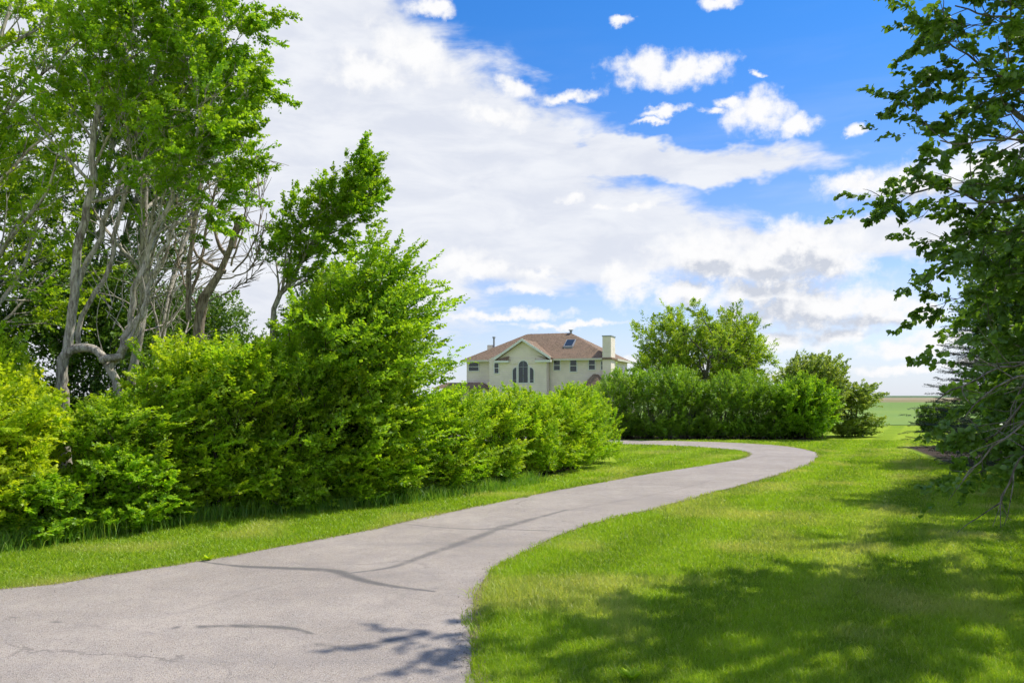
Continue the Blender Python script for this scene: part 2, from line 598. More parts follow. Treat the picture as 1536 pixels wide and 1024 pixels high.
    # cumulus
    cum = [(965, 104, 48, 22), (1010, 108, 60, 20), (1055, 98, 38, 10, 10), (1130, 165, 38, 22), (1150, 172, 34, 22), (1095, 153, 22, 7, -10),
           (1198, 186, 26, 14), (995, 168, 32, 6), (975, 180, 28, 4), (1073, 166, 20, 6),
           (650, 14, 30, 13), (1080, 8, 26, 9), (932, 32, 20, 6), (1285, 193, 14, 6), (1137, 110, 9, 5),
           (1290, 277, 48, 20), (1370, 274, 90, 26), (1470, 250, 90, 38),
           (1060, 385, 75, 36), (1140, 395, 90, 38), (1225, 388, 72, 46), (1190, 355, 50, 24), (945, 428, 38, 28), (925, 410, 18, 14),
           (1025, 442, 50, 22), (1140, 440, 110, 26), (1210, 462, 130, 34), (1310, 462, 56, 26), (1290, 478, 80, 14),
           (695, 392, 42, 18), (722, 402, 40, 14), (805, 408, 26, 10), (785, 436, 42, 7),
           (1385, 462, 36, 18), (1410, 505, 50, 14), (1370, 525, 62, 12), (1250, 505, 50, 16), (1175, 512, 40, 14),
           (855, 298, 18, 7), (905, 308, 14, 5), (955, 312, 22, 6),
           (620, 80, 60, 24, -20), (560, 110, 50, 26), (770, 130, 28, 9, -25), (850, 150, 46, 8, 8), (740, 170, 50, 14, -10),
           (1000, 545, 90, 7), (1340, 556, 60, 7), (1180, 560, 60, 5), (1450, 545, 60, 8), (750, 470, 90, 7), (860, 486, 80, 5),
           (2100, 300, 500, 90), (-900, 250, 500, 110)]
    v2 = warp(3.0, 0.42, 6, 0.60, (1, 1.25, 1))
    f0 = field(v2, cum, 0.18)
    nb_ = noise(nt, AE, 0.75, 7, 0.60)
    f1 = math_n(nt, 'ADD', f0, math_n(nt, 'MULTIPLY', math_n(nt, 'SUBTRACT', nb_.outputs[0], 0.5), -2.2))
    a_c = ramp(nt, f1, 1.50, 0.35, 0.0, 1.0)
    # shading: density just above this spot tells how deep under the cloud top we are
    big = [b for b in cum if b[2] > 44 and b[3] > 19 and 200 < b[1] < 530]
    fup = field(v2, big, 0.05, up=1.25)
    dens = ramp(nt, fup, 0.85, 0.35, 0.0, 0.95)
    nh = N(nt, 'ShaderNodeMapping', ins={'Location': (0.35, -0.5, 0)})
    nt.links.new(AE, nh.inputs[0])
    nb2 = noise(nt, nh.outputs[0], 0.75, 4, 0.66)
    rel = math_n(nt, 'SUBTRACT', nb_.outputs[0], nb2.outputs[0])
    sh = math_n(nt, 'ADD', dens, math_n(nt, 'MULTIPLY', math_n(nt, 'MULTIPLY', rel, -2.6), math_n(nt, 'ADD', dens, 0.25)), clamp=True)
    ccol = mix_c(nt, sh, (0.99, 0.99, 1.0), (0.63, 0.67, 0.76))
    vcol = mix_c(nt, ramp(nt, nv.outputs[0], 0.3, 0.7), (0.77, 0.80, 0.88), (0.92, 0.935, 0.97))

    skyc = N(nt, 'ShaderNodeVectorMath', operation='SCALE')
    hs = mix_c(nt, 1.0, sky.outputs[0], mix_c(nt, ramp(nt, el, 2, 27), (1.10, 1.02, 1.15), (0.30, 0.86, 1.42)), 'MULTIPLY')
    nt.links.new(hs, skyc.inputs[0])
    skyc.inputs['Scale'].default_value = 1.0
    K = 1 / 0.13

    def sc(c):
        s = N(nt, 'ShaderNodeVectorMath', operation='SCALE')
        nt.links.new(c, s.inputs[0])
        s.inputs['Scale'].default_value = K
        return s.outputs[0]
    haze = N(nt, 'ShaderNodeRGB')
    haze.outputs[0].default_value = (0.62, 0.74, 0.90, 1)
    c = mix_c(nt, ramp(nt, el, 7.0, -0.5, 0.0, 0.7), skyc.outputs[0], sc(haze.outputs[0]))
    st = N(nt, 'ShaderNodeRGB')
    st.outputs[0].default_value = (0.80, 0.86, 0.95, 1)
    c = mix_c(nt, a_s, c, sc(st.outputs[0]))
    # unseen pale cloud added behind the viewer to lift the shade
    absaz = math_n(nt, 'ABSOLUTE', az)
    back = ramp(nt, absaz, 55, 110)
    vcol = mix_c(nt, back, vcol, (0.72, 0.73, 0.76))
    a_v = math_n(nt, 'MAXIMUM', a_v, math_n(nt, 'MULTIPLY', back, 0.5))
    c = mix_c(nt, a_v, c, sc(vcol))
    c = mix_c(nt, a_c, c, sc(ccol))
    bg = N(nt, 'ShaderNodeBackground', ins={'Strength': 0.13})
    nt.links.new(c, bg.inputs[0])
    o = N(nt, 'ShaderNodeOutputWorld')
    nt.links.new(bg.outputs[0], o.inputs[0])
    w.cycles.sampling_method = 'MANUAL'
    w.cycles.sample_map_resolution = 512


build_world()

# ------------------------------------------------------------------ driveway outline
def smooth_line(pts, n):
    pts = np.array(pts, float)
    k = len(pts)
    # Catmull-Rom by chord length
    d = np.r_[0, np.cumsum(np.linalg.norm(np.diff(pts, axis=0), axis=1))]
    s = np.linspace(0, d[-1], n)
    ext = np.vstack([2 * pts[0] - pts[1], pts, 2 * pts[-1] - pts[-2]])
    i = np.clip(np.searchsorted(d, s, side='right') - 1, 0, k - 2)
    u = ((s - d[i]) / (d[i + 1] - d[i] + 1e-9))[:, None]
    p0, p1, p2, p3 = ext[i], ext[i + 1], ext[i + 2], ext[i + 3]
    return 0.5 * ((2 * p1) + (-p0 + p2) * u + (2 * p0 - 5 * p1 + 4 * p2 - p3) * u ** 2 + (-p0 + 3 * p1 - 3 * p2 + p3) * u ** 3)


Lpx = [(0, 885), (150, 865), (300, 843), (400, 825), (500, 806), (620, 781), (720, 759), (800, 743), (900, 724), (1000, 707), (1070, 696), (1110, 689),
       (1126, 683), (1118, 677), (1080, 672.5), (1010, 668.5), (930, 666)]
Rpx = [(712, 1024), (700, 985), (702, 935), (716, 890), (735, 858), (765, 836), (800, 820), (850, 798), (900, 782), (960, 768), (1030, 750),
       (1100, 731), (1160, 714), (1205, 699), (1227, 686), (1218, 677), (1180, 669.5), (1110, 664.5), (1020, 661.5), (930, 660)]
Lw = [(-22, 2.5), (-13, 5.2), (-8.2, 6.75)] + [tuple(ground_pt(*p)) for p in Lpx] + [(-2, 33.0), (-12, 38.0)]
Rw = [(-3, -12), (0.6, -2), (0.35, 2.5)] + [tuple(ground_pt(*p)) for p in Rpx] + [(-1, 37.5), (-11, 43.0)]


def resample(poly, n, rng, j):
    c = smooth_line(poly, n)
    t = np.gradient(c, axis=0)
    nn = nrm(np.stack([-t[:, 1], t[:, 0]], 1))
    s = np.linspace(0, 1, n)
    off = np.zeros(n)
    for a, fr in ((1, 60), (0.7, 150), (0.5, 330)):
        off += a * np.interp(s * fr, np.arange(fr + 2), rng.normal(0, 1, fr + 2))
    return c + nn * (off * j)[:, None]


NT = 900
# match correspondences by station: use pairs of control fractions
LE = resample(Lw, 1600, RNG, 0.012)
RE = resample(Rw, 1600, RNG, 0.016)


def stations(curve, keys, n):
    """re-time a curve so that given points sit at given parameters"""
    idx = [0]
    for (p, t) in keys:
        idx.append(int(np.argmin(((curve - np.array(p)) ** 2).sum(1))))
    idx.append(len(curve) - 1)
    tt = [0] + [t for _, t in keys] + [1]
    x = np.interp(np.linspace(0, 1, n), tt, idx)
    i = np.clip(x.astype(int), 0, len(curve) - 2)
    fr = (x - i)[:, None]
    return curve[i] * (1 - fr) + curve[i + 1] * fr


KL = [(ground_pt(0, 885), 0.2), (ground_pt(400, 825), 0.35), (ground_pt(720, 759), 0.5), (ground_pt(1000, 707), 0.65), (ground_pt(1126, 683), 0.75), (ground_pt(930, 666), 0.9)]
KR = [(ground_pt(700, 985), 0.2), (ground_pt(735, 858), 0.35), (ground_pt(960, 768), 0.5), (ground_pt(1160, 714), 0.65), (ground_pt(1227, 686), 0.75), (ground_pt(930, 660), 0.9)]
LS, RS = stations(LE, KL, NT), stations(RE, KR, NT)
ROAD_POLY = np.vstack([LE[::4], RE[::-4]])


def inside(pts, poly):
    x, y = pts[:, 0], pts[:, 1]
    res = np.zeros(len(pts), bool)
    x1, y1 = poly[:, 0], poly[:, 1]
    x2, y2 = np.roll(x1, -1), np.roll(y1, -1)
    for a, b, c, d in zip(x1, y1, x2, y2):
        if b == d:
            continue
        m = ((b > y) != (d > y))
        if m.any():
            res[m] ^= x[m] < (c - a) * (y[m] - b) / (d - b) + a
    return res


def dist_poly(pts, line):
    best = np.full(len(pts), 1e9)
    for i in range(len(line) - 1):
        a, b = line[i], line[i + 1]
        ab = b - a
        t = np.clip(((pts - a) @ ab) / (ab @ ab + 1e-12), 0, 1)
        dd = pts - (a + t[:, None] * ab)
        best = np.minimum(best, (dd ** 2).sum(1))
    return np.sqrt(best)


# hedge line (front foot of the shrubs beside the drive)
HEDGE = np.array([(-9.5, 6.0), tuple(ground_pt(0, 822)), tuple(ground_pt(300, 778)), tuple(ground_pt(620, 748)), tuple(ground_pt(800, 720)), tuple(ground_pt(930, 694))])


def build_road():
    NW = 220
    u = np.linspace(0, 1, NW)[None, :, None]
    G = LS[:, None, :] * (1 - u) + RS[:, None, :] * u
    pts = G.reshape(-1, 2)
    v = np.c_[pts, np.full(len(pts), 0.010)]
    # slight camber and ripple
    i = np.arange(NT - 1)[:, None] * NW + np.arange(NW - 1)[None, :]
    i = i.ravel()
    f = np.stack([i, i + 1, i + NW + 1, i + NW], 1)
    tar = np.zeros(len(pts))

    def seam(px, w0, w1, s):
        nonlocal tar
        ln = smooth_line([ground_pt(*p) for p in px], 40)
        near = (pts[:, 0] > ln[:, 0].min() - 0.5) & (pts[:, 0] < ln[:, 0].max() + 0.5) & (pts[:, 1] > ln[:, 1].min() - 0.5) & (pts[:, 1] < ln[:, 1].max() + 0.5)
        q = pts[near]
        best = np.full(len(q), 1e9)
        wid = np.zeros(len(q))
        for k in range(len(ln) - 1):
            a, b = ln[k], ln[k + 1]
            ab = b - a
            t = np.clip(((q - a) @ ab) / (ab @ ab + 1e-12), 0, 1)
            d = np.sqrt((((q - a) - t[:, None] * ab) ** 2).sum(1))
            m = d < best
            best[m] = d[m]
            fr = k / 39
            wid[m] = w0 + (w1 - w0) * math.sin(math.pi * fr)
        val = s * np.clip(1.25 - best / wid, 0, 1)
        tar[near] = np.maximum(tar[near], val)
    seam([(300, 843), (360, 850), (430, 853), (500, 857), (530, 867), (575, 878), (650, 888)], 0.03, 0.10, 1.0)
    seam([(528, 860), (590, 851), (640, 833), (700, 812), (760, 790), (850, 765)], 0.05, 0.13, 0.75)
    seam([(600, 786), (680, 793), (770, 795), (850, 797)], 0.03, 0.06, 0.7)
    seam([(720, 797), (800, 777), (900, 757), (1000, 738), (1090, 715)], 0.04, 0.14, 0.35)
    seam([(250, 943), (330, 940), (400, 941), (445, 945), (470, 952)], 0.02, 0.07, 0.9)
    seam([(455, 960), (500, 970), (560, 966), (640, 950)], 0.02, 0.05, 0.7)
    seam([(270, 920), (340, 900), (400, 880), (470, 868)], 0.02, 0.07, 0.4)
    seam([(0, 925), (120, 938), (200, 947), (300, 965)], 0.006, 0.012, 0.8)
    seam([(1115, 690), (1150, 684), (1168, 681)], 0.05, 0.12, 0.4)
    seam([(1000, 742), (1080, 738), (1110, 729)], 0.03, 0.07, 0.35)
    edge = np.minimum(np.tile(u.ravel(), NT), 1 - np.tile(u.ravel(), NT)) * np.repeat(np.linalg.norm(RS - LS, axis=1), NW)
    m, nt = new_mat('asphalt')
    geo = N(nt, 'ShaderNodeNewGeometry')
    p = geo.outputs['Position']
    nbig = noise(nt, p, 0.55, 5, 0.6)
    nmid = noise(nt, p, 4.0, 5, 0.65)
    nfin = noise(nt, p, 85.0, 3, 0.7)
    vor = N(nt, 'ShaderNodeTexVoronoi', ins={'Scale': 115.0})
    nt.links.new(p, vor.inputs['Vector'])
    c = mix_c(nt, ramp(nt, nbig.outputs[0], 0.3, 0.7), (0.345, 0.295, 0.255), (0.455, 0.393, 0.342))
    c = mix_c(nt, math_n(nt, 'MULTIPLY', ramp(nt, nmid.outputs[0], 0.35, 0.75), 0.35), c, (0.24, 0.225, 0.225))
    spk = N(nt, 'ShaderNodeSeparateColor')
    nt.links.new(vor.outputs['Color'], spk.inputs[0])
    c = mix_c(nt, ramp(nt, spk.outputs[0], 0.6, 1.0, 0, 0.45), c, (0.52, 0.49, 0.46))
    c = mix_c(nt, ramp(nt, spk.outputs[1], 0.65, 1.0, 0, 0.5), c, (0.115, 0.105, 0.105))
    ta = N(nt, 'ShaderNodeAttribute', attribute_name='tar')
    tf = math_n(nt, 'MULTIPLY', ta.outputs['Fac'], ramp(nt, nmid.outputs[0], 0.2, 0.55, 0.45, 1.0))
    c = mix_c(nt, ramp(nt, tf, 0.10, 1.0, 0, 0.85), c, (0.12, 0.117, 0.115))
    ea = N(nt, 'ShaderNodeAttribute', attribute_name='edge')
    ef = math_n(nt, 'ADD', ea.outputs['Fac'], math_n(nt, 'MULTIPLY', math_n(nt, 'SUBTRACT', nmid.outputs[0], 0.35), 0.5))
    c = mix_c(nt, ramp(nt, ef, 0.16, 0.0, 0, 0.6), c, (0.20, 0.17, 0.135))
    nst = noise(nt, p, 1.3, 6, 0.7, 0.8)
    c = mix_c(nt, ramp(nt, nst.outputs[0], 0.50, 0.78, 0, 0.45), c, (0.21, 0.19, 0.18))
    mpx = N(nt, 'ShaderNodeMapping', ins={'Rotation': (0, 0, 0.95), 'Scale': (0.25, 2.2, 1)})
    nt.links.new(p, mpx.inputs[0])
    nstk = noise(nt, mpx.outputs[0], 0.8, 4, 0.6)
    c = mix_c(nt, ramp(nt, nstk.outputs[0], 0.5, 0.8, 0, 0.3), c, (0.19, 0.18, 0.185))
    wp = N(nt, 'ShaderNodeVectorMath', operation='MULTIPLY_ADD')
    nt.links.new(nmid.outputs['Color'], wp.inputs[0])
    wp.inputs[1].default_value = (0.5, 0.5, 0)
    nt.links.new(p, wp.inputs[2])
    vc = N(nt, 'ShaderNodeTexVoronoi', feature='DISTANCE_TO_EDGE', ins={'Scale': 0.42})
    nt.links.new(wp.outputs[0], vc.inputs['Vector'])
    crk = math_n(nt, 'MULTIPLY', ramp(nt, vc.outputs['Distance'], 0.010, 0.002, 0, 1), ramp(nt, nbig.outputs[0], 0.5, 0.62, 0, 0.6))
    c = mix_c(nt, crk, c, (0.12, 0.11, 0.105))
    h = math_n(nt, 'ADD', nfin.outputs[0], math_n(nt, 'MULTIPLY', vor.outputs['Distance'], 0.8))
    bp = N(nt, 'ShaderNodeBump', ins={'Strength': 0.55, 'Distance': 0.006})
    nt.links.new(h, bp.inputs['Height'])
    principled(nt, c, 0.85, 0.25, bp.outputs[0])
    o = mesh_np('driveway', v, f, m, attrs={'tar': tar, 'edge': edge}, smooth=True)
    o['kind'] = 'structure'
    o['label'] = 'grey asphalt driveway curving between lawns'


build_road()


# ------------------------------------------------------------------ ground
TRACKS = [[(1290, 783), (1330, 740), (1352, 700), (1362, 660)], [(1440, 860), (1405, 790), (1388, 735), (1378, 690)], [(1480, 930), (1440, 850), (1418, 775), (1400, 715)],
          [(1230, 900), (1300, 800), (1340, 735), (1356, 690)]]
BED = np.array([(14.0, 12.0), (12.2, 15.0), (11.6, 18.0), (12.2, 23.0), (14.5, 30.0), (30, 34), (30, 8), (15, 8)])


def axis(lo, hi, step, far_lo, far_hi):
    mid = list(np.arange(lo, hi, step))
    out, s, x = [], step, hi
    while x < far_hi:
        out.append(x)
        s *= 1.25
        x += s
    out.append(far_hi)
    left, s, x = [], step, lo
    while x > far_lo:
        s *= 1.25
        x -= s
        left.append(max(x, far_lo))
    return np.array(sorted(set(left)) + mid + out)


def build_ground():
    xs = axis(-12, 24, 0.12, -5000, 5000)
    ys = axis(3.0, 42, 0.14, -300, 7000)
    X, Y = np.meshgrid(xs, ys)
    pts = np.c_[X.ravel(), Y.ravel()]
    nx = len(xs)
    i = (np.arange(len(ys) - 1)[:, None] * nx + np.arange(nx - 1)[None, :]).ravel()
    f = np.stack([i, i + 1, i + nx + 1, i + nx], 1)
    near = (np.abs(pts[:, 0] - 4) < 22) & (pts[:, 1] > 0) & (pts[:, 1] < 48)
    edge = np.full(len(pts), 9.0)
    q = pts[near]
    edge[near] = np.minimum(dist_poly(q, LE[::8]), dist_poly(q, RE[::8]))
    trk = np.full(len(pts), 9.0)
    dd = np.full(len(q), 9.0)
    for tline in TRACKS:
        dd = np.minimum(dd, dist_poly(q, smooth_line([ground_pt(*p) for p in tline], 20)))
    trk[near] = dd
    bed_and_shade = np.zeros(len(pts))
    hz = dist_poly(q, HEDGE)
    # behind the hedge front: bare soil, its dark colour also painting in shade
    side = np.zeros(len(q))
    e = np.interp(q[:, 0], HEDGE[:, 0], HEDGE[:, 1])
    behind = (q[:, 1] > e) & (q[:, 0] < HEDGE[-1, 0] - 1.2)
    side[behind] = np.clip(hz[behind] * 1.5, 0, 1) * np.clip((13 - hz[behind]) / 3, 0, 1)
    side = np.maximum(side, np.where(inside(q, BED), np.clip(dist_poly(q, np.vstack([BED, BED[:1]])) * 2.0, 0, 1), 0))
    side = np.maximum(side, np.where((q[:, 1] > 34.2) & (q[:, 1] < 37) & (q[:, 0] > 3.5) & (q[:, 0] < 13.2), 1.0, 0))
    bed_and_shade[near] = side
    z = np.zeros(len(pts))
    m, nt = new_mat('lawn_ground')
    geo = N(nt, 'ShaderNodeNewGeometry')
    p = geo.outputs['Position']
    n1 = noise(nt, p, 0.35, 5, 0.6)
    n2 = noise(nt, p, 2.2, 5, 0.65)
    n3 = noise(nt, p, 28, 4, 0.7)
    mp = N(nt, 'ShaderNodeMapping', ins={'Rotation': (0, 0, -0.35), 'Scale': (1.0, 0.06, 1)})
    nt.links.new(p, mp.inputs[0])
    n4 = noise(nt, mp.outputs[0], 1.4, 4, 0.55)
    c = mix_c(nt, ramp(nt, n1.outputs[0], 0.3, 0.7), (0.20, 0.33, 0.014), (0.33, 0.44, 0.02))
    c = mix_c(nt, ramp(nt, n4.outputs[0], 0.45, 0.7, 0, 0.35), c, (0.28, 0.42, 0.03))
    c = mix_c(nt, ramp(nt, n2.outputs[0], 0.5, 0.75, 0, 0.45), c, (0.14, 0.26, 0.012))
    c = mix_c(nt, ramp(nt, n3.outputs[0], 0.35, 0.75, 0, 0.6), c, (0.10, 0.16, 0.010))
    dt = N(nt, 'ShaderNodeVectorMath', operation='DOT_PRODUCT')
    nt.links.new(p, dt.inputs[0])
    dt.inputs[1].default_value = (22 / 24.9, -11.6 / 24.9, 0)
    wv = math_n(nt, 'SINE', math_n(nt, 'MULTIPLY', dt.outputs['Value'], 2 * math.pi / 1.5))
    c = mix_c(nt, ramp(nt, wv, -0.4, 0.4, 0, 0.45), c, (0.36, 0.47, 0.03))
    tr = N(nt, 'ShaderNodeAttribute', attribute_name='track')
    tf = math_n(nt, 'ADD', tr.outputs['Fac'], math_n(nt, 'MULTIPLY', n2.outputs[0], 0.45))
    c = mix_c(nt, ramp(nt, tf, 0.42, 0.16, 0, 0.5), c, (0.36, 0.38, 0.17))
    ed = N(nt, 'ShaderNodeAttribute', attribute_name='edge')
    ef = math_n(nt, 'ADD', ed.outputs['Fac'], math_n(nt, 'MULTIPLY', math_n(nt, 'SUBTRACT', n2.outputs[0], 0.5), 0.30))
    c = mix_c(nt, ramp(nt, ef, 0.16, 0.04, 0, 0.9), c, mix_c(nt, n3.outputs[0], (0.19, 0.14, 0.085), (0.34, 0.28, 0.19)))
    be = N(nt, 'ShaderNodeAttribute', attribute_name='bed_and_shade')
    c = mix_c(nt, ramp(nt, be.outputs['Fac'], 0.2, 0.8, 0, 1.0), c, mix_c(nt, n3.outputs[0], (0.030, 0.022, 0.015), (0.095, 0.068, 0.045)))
    bp = N(nt, 'ShaderNodeBump', ins={'Strength': 0.8, 'Distance': 0.03})
    nt.links.new(n3.outputs[0], bp.inputs['Height'])
    principled(nt, c, 0.95, 0.1, bp.outputs[0])
    o = mesh_np('ground', np.c_[pts, z], f, m, attrs={'edge': edge, 'track': trk, 'bed_and_shade': bed_and_shade})
    o['kind'] = 'structure'
    o['label'] = 'mown green lawn on both sides of the driveway'

    # open crop field past the lawn, out to the horizon
    m, nt = new_mat('field_crop')
    geo = N(nt, 'ShaderNodeNewGeometry')
    p = geo.outputs['Position']
    sp = N(nt, 'ShaderNodeSeparateXYZ')
    nt.links.new(p, sp.inputs[0])
    mp = N(nt, 'ShaderNodeMapping', ins={'Rotation': (0, 0, 0.1), 'Scale': (0.006, 0.06, 1)})
    nt.links.new(p, mp.inputs[0])
    n1 = noise(nt, mp.outputs[0], 1.5, 5, 0.6)
    n2 = noise(nt, p, 0.8, 4, 0.7)
    yy = math_n(nt, 'ADD', sp.outputs[1], math_n(nt, 'MULTIPLY', math_n(nt, 'SUBTRACT', n1.outputs[0], 0.5), 30))
    c = mix_c(nt, n2.outputs[0], (0.17, 0.27, 0.06), (0.26, 0.36, 0.095))
    c = mix_c(nt, ramp(nt, n1.outputs[0], 0.4, 0.7, 0, 0.6), c, (0.17, 0.29, 0.08))
    c = mix_c(nt, ramp(nt, yy, 90, 125, 0, 0.6), c, (0.16, 0.26, 0.075))
    c = mix_c(nt, ramp(nt, yy, 205, 235), c, (0.26, 0.235, 0.12))
    c = mix_c(nt, ramp(nt, yy, 330, 380), c, (0.33, 0.27, 0.175))
    c = mix_c(nt, ramp(nt, yy, 620, 700), c, (0.13, 0.19, 0.10))
    principled(nt, c, 1.0, 0.05)
    vs, fs = [], []
    yl = 50 + 0.6 * np.sin(np.linspace(0, 30, 41))
    xl = np.linspace(-300, 400, 41)
    v = np.array([(x, y, 0.03) for x, y in zip(xl, yl)] + [(x * 14, 6900, 0.03) for x in xl])
    ii = np.arange(40)
    f = np.stack([ii, ii + 1, ii + 42, ii + 41], 1)
    o = mesh_np('field', v, f, m)
    o['kind'] = 'structure'
    o['label'] = 'flat pale green crop field running to the horizon'


build_ground()


def blades(pts, h, w, rng, lean=0.5, tint=None, curve=0.4):
    n = len(pts)
    a = rng.uniform(0, 2 * np.pi, n)
    s = np.stack([np.cos(a), np.sin(a), np.zeros(n)], 1)
    ln = rng.normal(0, lean, (n, 2))
    d = np.c_[ln, np.ones(n)]
    d = nrm(d)
    b = np.c_[pts, np.zeros(n)]
    mid = b + d * (h * 0.55)[:, None]
    tip = b + d * h[:, None] + np.c_[ln, -0.3 * np.ones(n)] * (h * curve)[:, None]
    w = w[:, None]
    v = np.stack([b - s * w, b + s * w, mid + s * w * 0.7, mid - s * w * 0.7, tip], 1).reshape(-1, 3)
    k = np.arange(n)[:, None] * 5
    f = np.concatenate([k + np.array([0, 1, 2, 3])])
    # tip as a quad with a doubled narrow end is avoided: use slim quad mid->tip
    f2 = k + np.array([3, 2, 4, 4])
    return v, f, f2, np.repeat(tint, 5, 0)


def mesh_mixed(name, verts, quads, tris, mat, tint):
    me = bpy.data.meshes.new(name)
    me.vertices.add(len(verts))
    me.vertices.foreach_set('co', np.ascontiguousarray(verts, np.float32).ravel())
    nl = quads.size + tris.size
    me.loops.add(nl)
    me.loops.foreach_set('vertex_index', np.concatenate([quads.ravel(), tris.ravel()]).astype(np.int32))
    me.polygons.add(len(quads) + len(tris))
    ls = np.concatenate([np.arange(len(quads)) * 4, len(quads) * 4 + np.arange(len(tris)) * 3]).astype(np.int32)
    lt = np.concatenate([np.full(len(quads), 4), np.full(len(tris), 3)]).astype(np.int32)
    me.polygons.foreach_set('loop_start', ls)
    me.polygons.foreach_set('loop_total', lt)
    me.update(calc_edges=True)
    a = me.attributes.new('tint', 'FLOAT_COLOR', 'POINT')
    c = np.ones((len(verts), 4), np.float32)
    c[:, :3] = tint
    a.data.foreach_set('color', c.ravel())
    me.materials.append(mat)
    o = bpy.data.objects.new(name, me)
    COL.objects.link(o)
    return o


def value_noise(p, scale, seed):
    r = np.random.default_rng(seed)
    T = r.random((64, 64))
    q = p / scale
    i = np.floor(q).astype(int)
    fr = q - i
    fr = fr * fr * (3 - 2 * fr)
    x0, y0 = i[:, 0] % 64, i[:, 1] % 64
    x1, y1 = (x0 + 1) % 64, (y0 + 1) % 64
    return (T[x0, y0] * (1 - fr[:, 0]) * (1 - fr[:, 1]) + T[x1, y0] * fr[:, 0] * (1 - fr[:, 1])
            + T[x0, y1] * (1 - fr[:, 0]) * fr[:, 1] + T[x1, y1] * fr[:, 0] * fr[:, 1])


def build_grass():
    rng = np.random.default_rng(5)
    n = 900000
    # density falls with distance from the viewpoint
    d = 4.6 * (34 / 4.6) ** (rng.random(n) ** 0.95)
    x = (rng.random(n) * 1.5 - 0.75) * d
    pts = np.c_[x, d]
    ins = inside(pts, ROAD_POLY)
    creep = np.zeros(len(pts), bool)
    ii = np.where(ins)[0]
    e0 = np.minimum(dist_poly(pts[ii], LE[::10]), dist_poly(pts[ii], RE[::10]))
    creep[ii] = e0 < 0.16 * np.clip(value_noise(pts[ii], 0.22, 77) - 0.35, 0, 1) ** 1.0
    pts = pts[~ins | creep]
    e = np.interp(pts[:, 0], HEDGE[:, 0], HEDGE[:, 1])
    hidden = (pts[:, 0] < HEDGE[-1, 0]) & (pts[:, 1] > e + 0.3)
    far_hide = (pts[:, 1] > 34.0) & (pts[:, 0] < 13.5)
    pts = pts[~hidden & ~far_hide & ~(inside(pts, BED))]
    ed = np.minimum(dist_poly(pts, LE[::10]), dist_poly(pts, RE[::10]))
    pts = pts[(ed > 0.08) | (rng.random(len(pts)) < 0.15 + 0.8 * value_noise(pts, 0.3, 78))]
    dist = pts[:, 1]
    nn = value_noise(pts, 0.5, 3) * 0.5 + value_noise(pts, 0.16, 4) * 0.5
    big = value_noise(pts, 2.3, 8)
    h = (0.030 + 0.040 * nn) * rng.uniform(0.55, 1.5, len(pts)) * (0.75 + 0.7 * big)
    w = 0.0020 * np.clip(dist / 5.0, 1, 6) * rng.uniform(0.7, 1.4, len(pts))
    dry = np.clip((value_noise(pts, 0.9, 12) - 0.62) * 1.6, 0, 0.6) + (rng.random(len(pts)) < 0.07) * 0.5
    us = (pts[:, 0] * 22 - pts[:, 1] * 11.6) / 24.9
    stripe = np.tanh(2.5 * np.sin(us * 2 * np.pi / 1.5)) * 0.20 * (pts[:, 0] > -0.5)
    tr = np.full(len(pts), 9.0)
    for tl in TRACKS:
        tr = np.minimum(tr, dist_poly(pts, smooth_line([ground_pt(*p) for p in tl], 16)))
    dry = np.clip(dry + np.clip(0.35 - tr, 0, 0.35) * 1.2 * big, 0, 1)
    lt = np.clip(0.20 + 0.6 * nn + 0.35 * big + stripe + rng.uniform(-0.42, 0.42, len(pts)), 0, 1)
    v, f, f2, t = blades(pts, h, w, rng, 0.45, np.stack([dry, lt, np.zeros(len(pts))], 1))
    o = mesh_mixed('grass', v, f, f2[:, :3], M['grass'], t)
    o['kind'] = 'stuff'
    o['label'] = 'short mown lawn grass'
    print('blades', len(pts))
    # uncut grass at the foot of the hedge
    n = 26000
    s = rng.random(n) ** 1.2
    seg = smooth_line(HEDGE, 400)
    j = (s * 0.74 * 399).astype(int)
    tg = nrm(np.gradient(seg, axis=0))
    nr = np.stack([-tg[:, 1], tg[:, 0]], 1)
    clump = value_noise(np.c_[s * 60, s * 0], 1.0, 20)
    off = rng.normal(-0.10, 0.20, n)
    pts = seg[j] + nr[j] * off[:, None] + rng.normal(0, 0.05, (n, 2))
    keep = rng.random(n) < 0.35 + 0.9 * value_noise(pts, 0.4, 9)
    pts = pts[keep]
    hh = (0.14 + 0.34 * value_noise(pts, 0.5, 31)) * rng.uniform(0.5, 1.25, len(pts)) * np.interp(pts[:, 0], [-6, -3.5, -1], [1.1, 0.8, 0.75])
    ww = rng.uniform(0.003, 0.006, len(pts))
    lt = rng.uniform(0.2, 1, len(pts))
    v, f, f2, t = blades(pts, hh, ww, rng, 0.22, np.stack([rng.random(len(pts)) ** 3 * 0.7, lt, lt * 0], 1), 0.5)
    o = mesh_mixed('tall_grass', v, f, f2[:, :3], M['grass_tall'], t)
    o['kind'] = 'stuff'
    o['label'] = 'uncut grass along the foot of the hedge'


build_grass()


